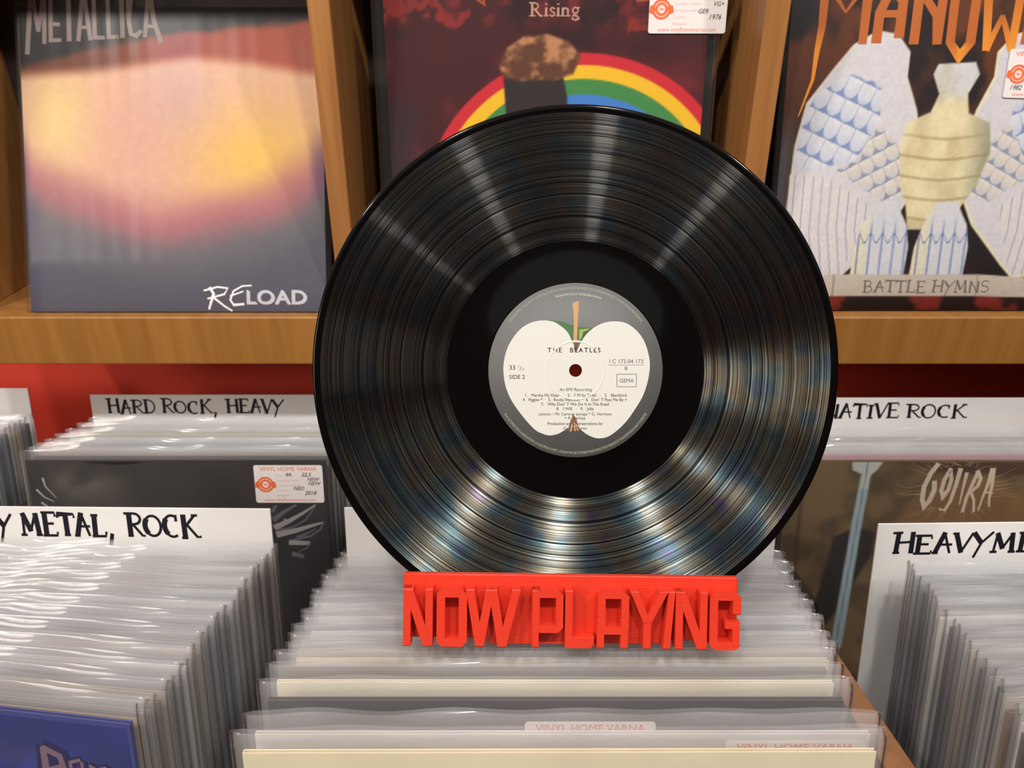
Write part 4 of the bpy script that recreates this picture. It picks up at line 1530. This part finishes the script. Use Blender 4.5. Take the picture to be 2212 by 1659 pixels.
stand = thing('record_stand', 'bright red plastic stand reading NOW PLAYING under the black disc', 'stand', DC, FR)
ROLL = R(-0.75)
cR, sR = math.cos(ROLL), math.sin(ROLL)
PX0, PX1, PY0, PY1 = -0.0985, 0.0922, -0.1535, -0.1168
pcx, pcy = (PX0 + PX1) / 2, (PY0 + PY1) / 2


def rolled(o):
    o.rotation_euler = (0, 0, ROLL)
    o.location = (pcx - (pcx * cR - pcy * sR), pcy - (pcx * sR + pcy * cR), 0)
    return o


rolled(MB().box(PX0, PX1, PY0, PY1, 0.0025, 0.0075, 0.0006).build('front_plate', M_red, stand))
k = (PX1 - PX0) / 2040
gx = lambda x: PX0 + (x - 80) * k
gy = lambda y: PY1 - (y - 62) * k * 1.0
Z0, Z1 = 0.0072, 0.0160
TOPY, BOTY = 128, 476


def bar(b, x0, x1, y0, y1):
    b.prism([(gx(x0), gy(y1)), (gx(x1), gy(y1)), (gx(x1), gy(y0)), (gx(x0), gy(y0))], Z0, Z1 - 0.00004 * (1 + len(b.v) % 5), 0.0005)


def quad(b, p):
    b.prism([(gx(x), gy(y)) for x, y in p], Z0, Z1 + 0.00003 * (1 + len(b.v) % 7), 0.0005)


def ring(b, x0, x1, y0, y1, t, ch, gap=None):
    o_ = [(x0 + ch, y0), (x1 - ch, y0), (x1, y0 + ch), (x1, y1 - ch), (x1 - ch, y1), (x0 + ch, y1), (x0, y1 - ch), (x0, y0 + ch)]
    i_ = [(x0 + t, y0 + t), (x1 - t, y0 + t), (x1 - t, y0 + t), (x1 - t, y1 - t), (x1 - t, y1 - t), (x0 + t, y1 - t), (x0 + t, y1 - t), (x0 + t, y0 + t)]
    for q in range(8):
        if gap and q in gap:
            continue
        q2 = (q + 1) % 8
        pts = [o_[q], o_[q2], i_[q2], i_[q]]
        if i_[q] == i_[q2]:
            pts = [o_[q], o_[q2], i_[q]]
        b.prism([(gx(x), gy(y)) for x, y in reversed(pts)], Z0, Z1, 0.0)


def letter(fn, *a):
    b = MB()
    fn(b, *a)
    return rolled(b.build('letter', M_red, stand))


def L_N(b, x0, x1, t=46):
    bar(b, x0, x0 + t, TOPY, BOTY)
    bar(b, x1 - t, x1, TOPY, BOTY)
    quad(b, [(x1 - t - 12, BOTY), (x1 - 2, BOTY), (x0 + t + 12, TOPY), (x0 + 2, TOPY)])


def L_O(b):
    ring(b, 293, 475, TOPY, BOTY, 50, 30)


def L_W(b):
    for xa, xb in ((492, 552), (610, 552), (628, 686), (770, 686)):
        w = 26
        quad(b, [(xb - w, BOTY), (xb + w, BOTY), (xa + w, TOPY), (xa - w, TOPY)] if True else None)


def L_P(b):
    bar(b, 865, 907, TOPY, BOTY)
    ring(b, 865, 1052, TOPY, 385, 45, 30)
    bar(b, 866, 912, TOPY, 300)


def L_L(b):
    bar(b, 1062, 1108, TOPY, BOTY)
    quad(b, [(1062, BOTY), (1225, BOTY), (1240, BOTY - 20), (1240, 410), (1062, 410)])


def L_A(b):
    ring(b, 1258, 1445, TOPY, 390, 46, 32)
    bar(b, 1254, 1300, 300, BOTY)
    bar(b, 1396, 1442, 300, BOTY)


def L_Y(b):
    quad(b, [(1532, 320), (1580, 320), (1500, TOPY), (1450, TOPY)])
    quad(b, [(1532, 320), (1580, 320), (1680, TOPY), (1628, TOPY)])
    bar(b, 1532, 1580, 300, BOTY)


def L_I(b):
    quad(b, [(1650, BOTY), (1694, BOTY), (1722, TOPY), (1680, TOPY)])


def L_G(b):
    ring(b, 1930, 2118, TOPY, BOTY, 48, 30, gap=(2,))
    bar(b, 2066, 2118, TOPY + 30, 262)
    bar(b, 2066, 2112, 318, BOTY - 30)
    bar(b, 2024, 2112, 306, 350)


letter(L_N, 92, 270)
letter(L_O)
letter(L_W)
letter(L_P)
letter(L_L)
letter(L_A)
letter(L_Y)
letter(L_I)
letter(L_N, 1724, 1916)
letter(L_G)
# back rest and foot
MB().box(-0.05, 0.05, -0.1535, -0.085, -0.0065, -0.0025, 0.0006).build('back_rest', M_red, stand)
MB().box(-0.05, 0.05, -0.1565, -0.1525, -0.0065, 0.0075, 0.0004).build('slot_floor', M_red, stand)
foot = MB().box(-0.05, 0.05, 0.078, 0.165, 0.0092, 0.0132, 0.0006).build('foot', M_red, stand)
Mi = (Matrix.Translation(DC) @ Euler(FR).to_matrix().to_4x4()).inverted()
foot.matrix_local = Mi @ (Matrix.Translation(P0 + Vector((0.0364, 0, 0))) @ Euler((-TILT, 0, 0)).to_matrix().to_4x4())
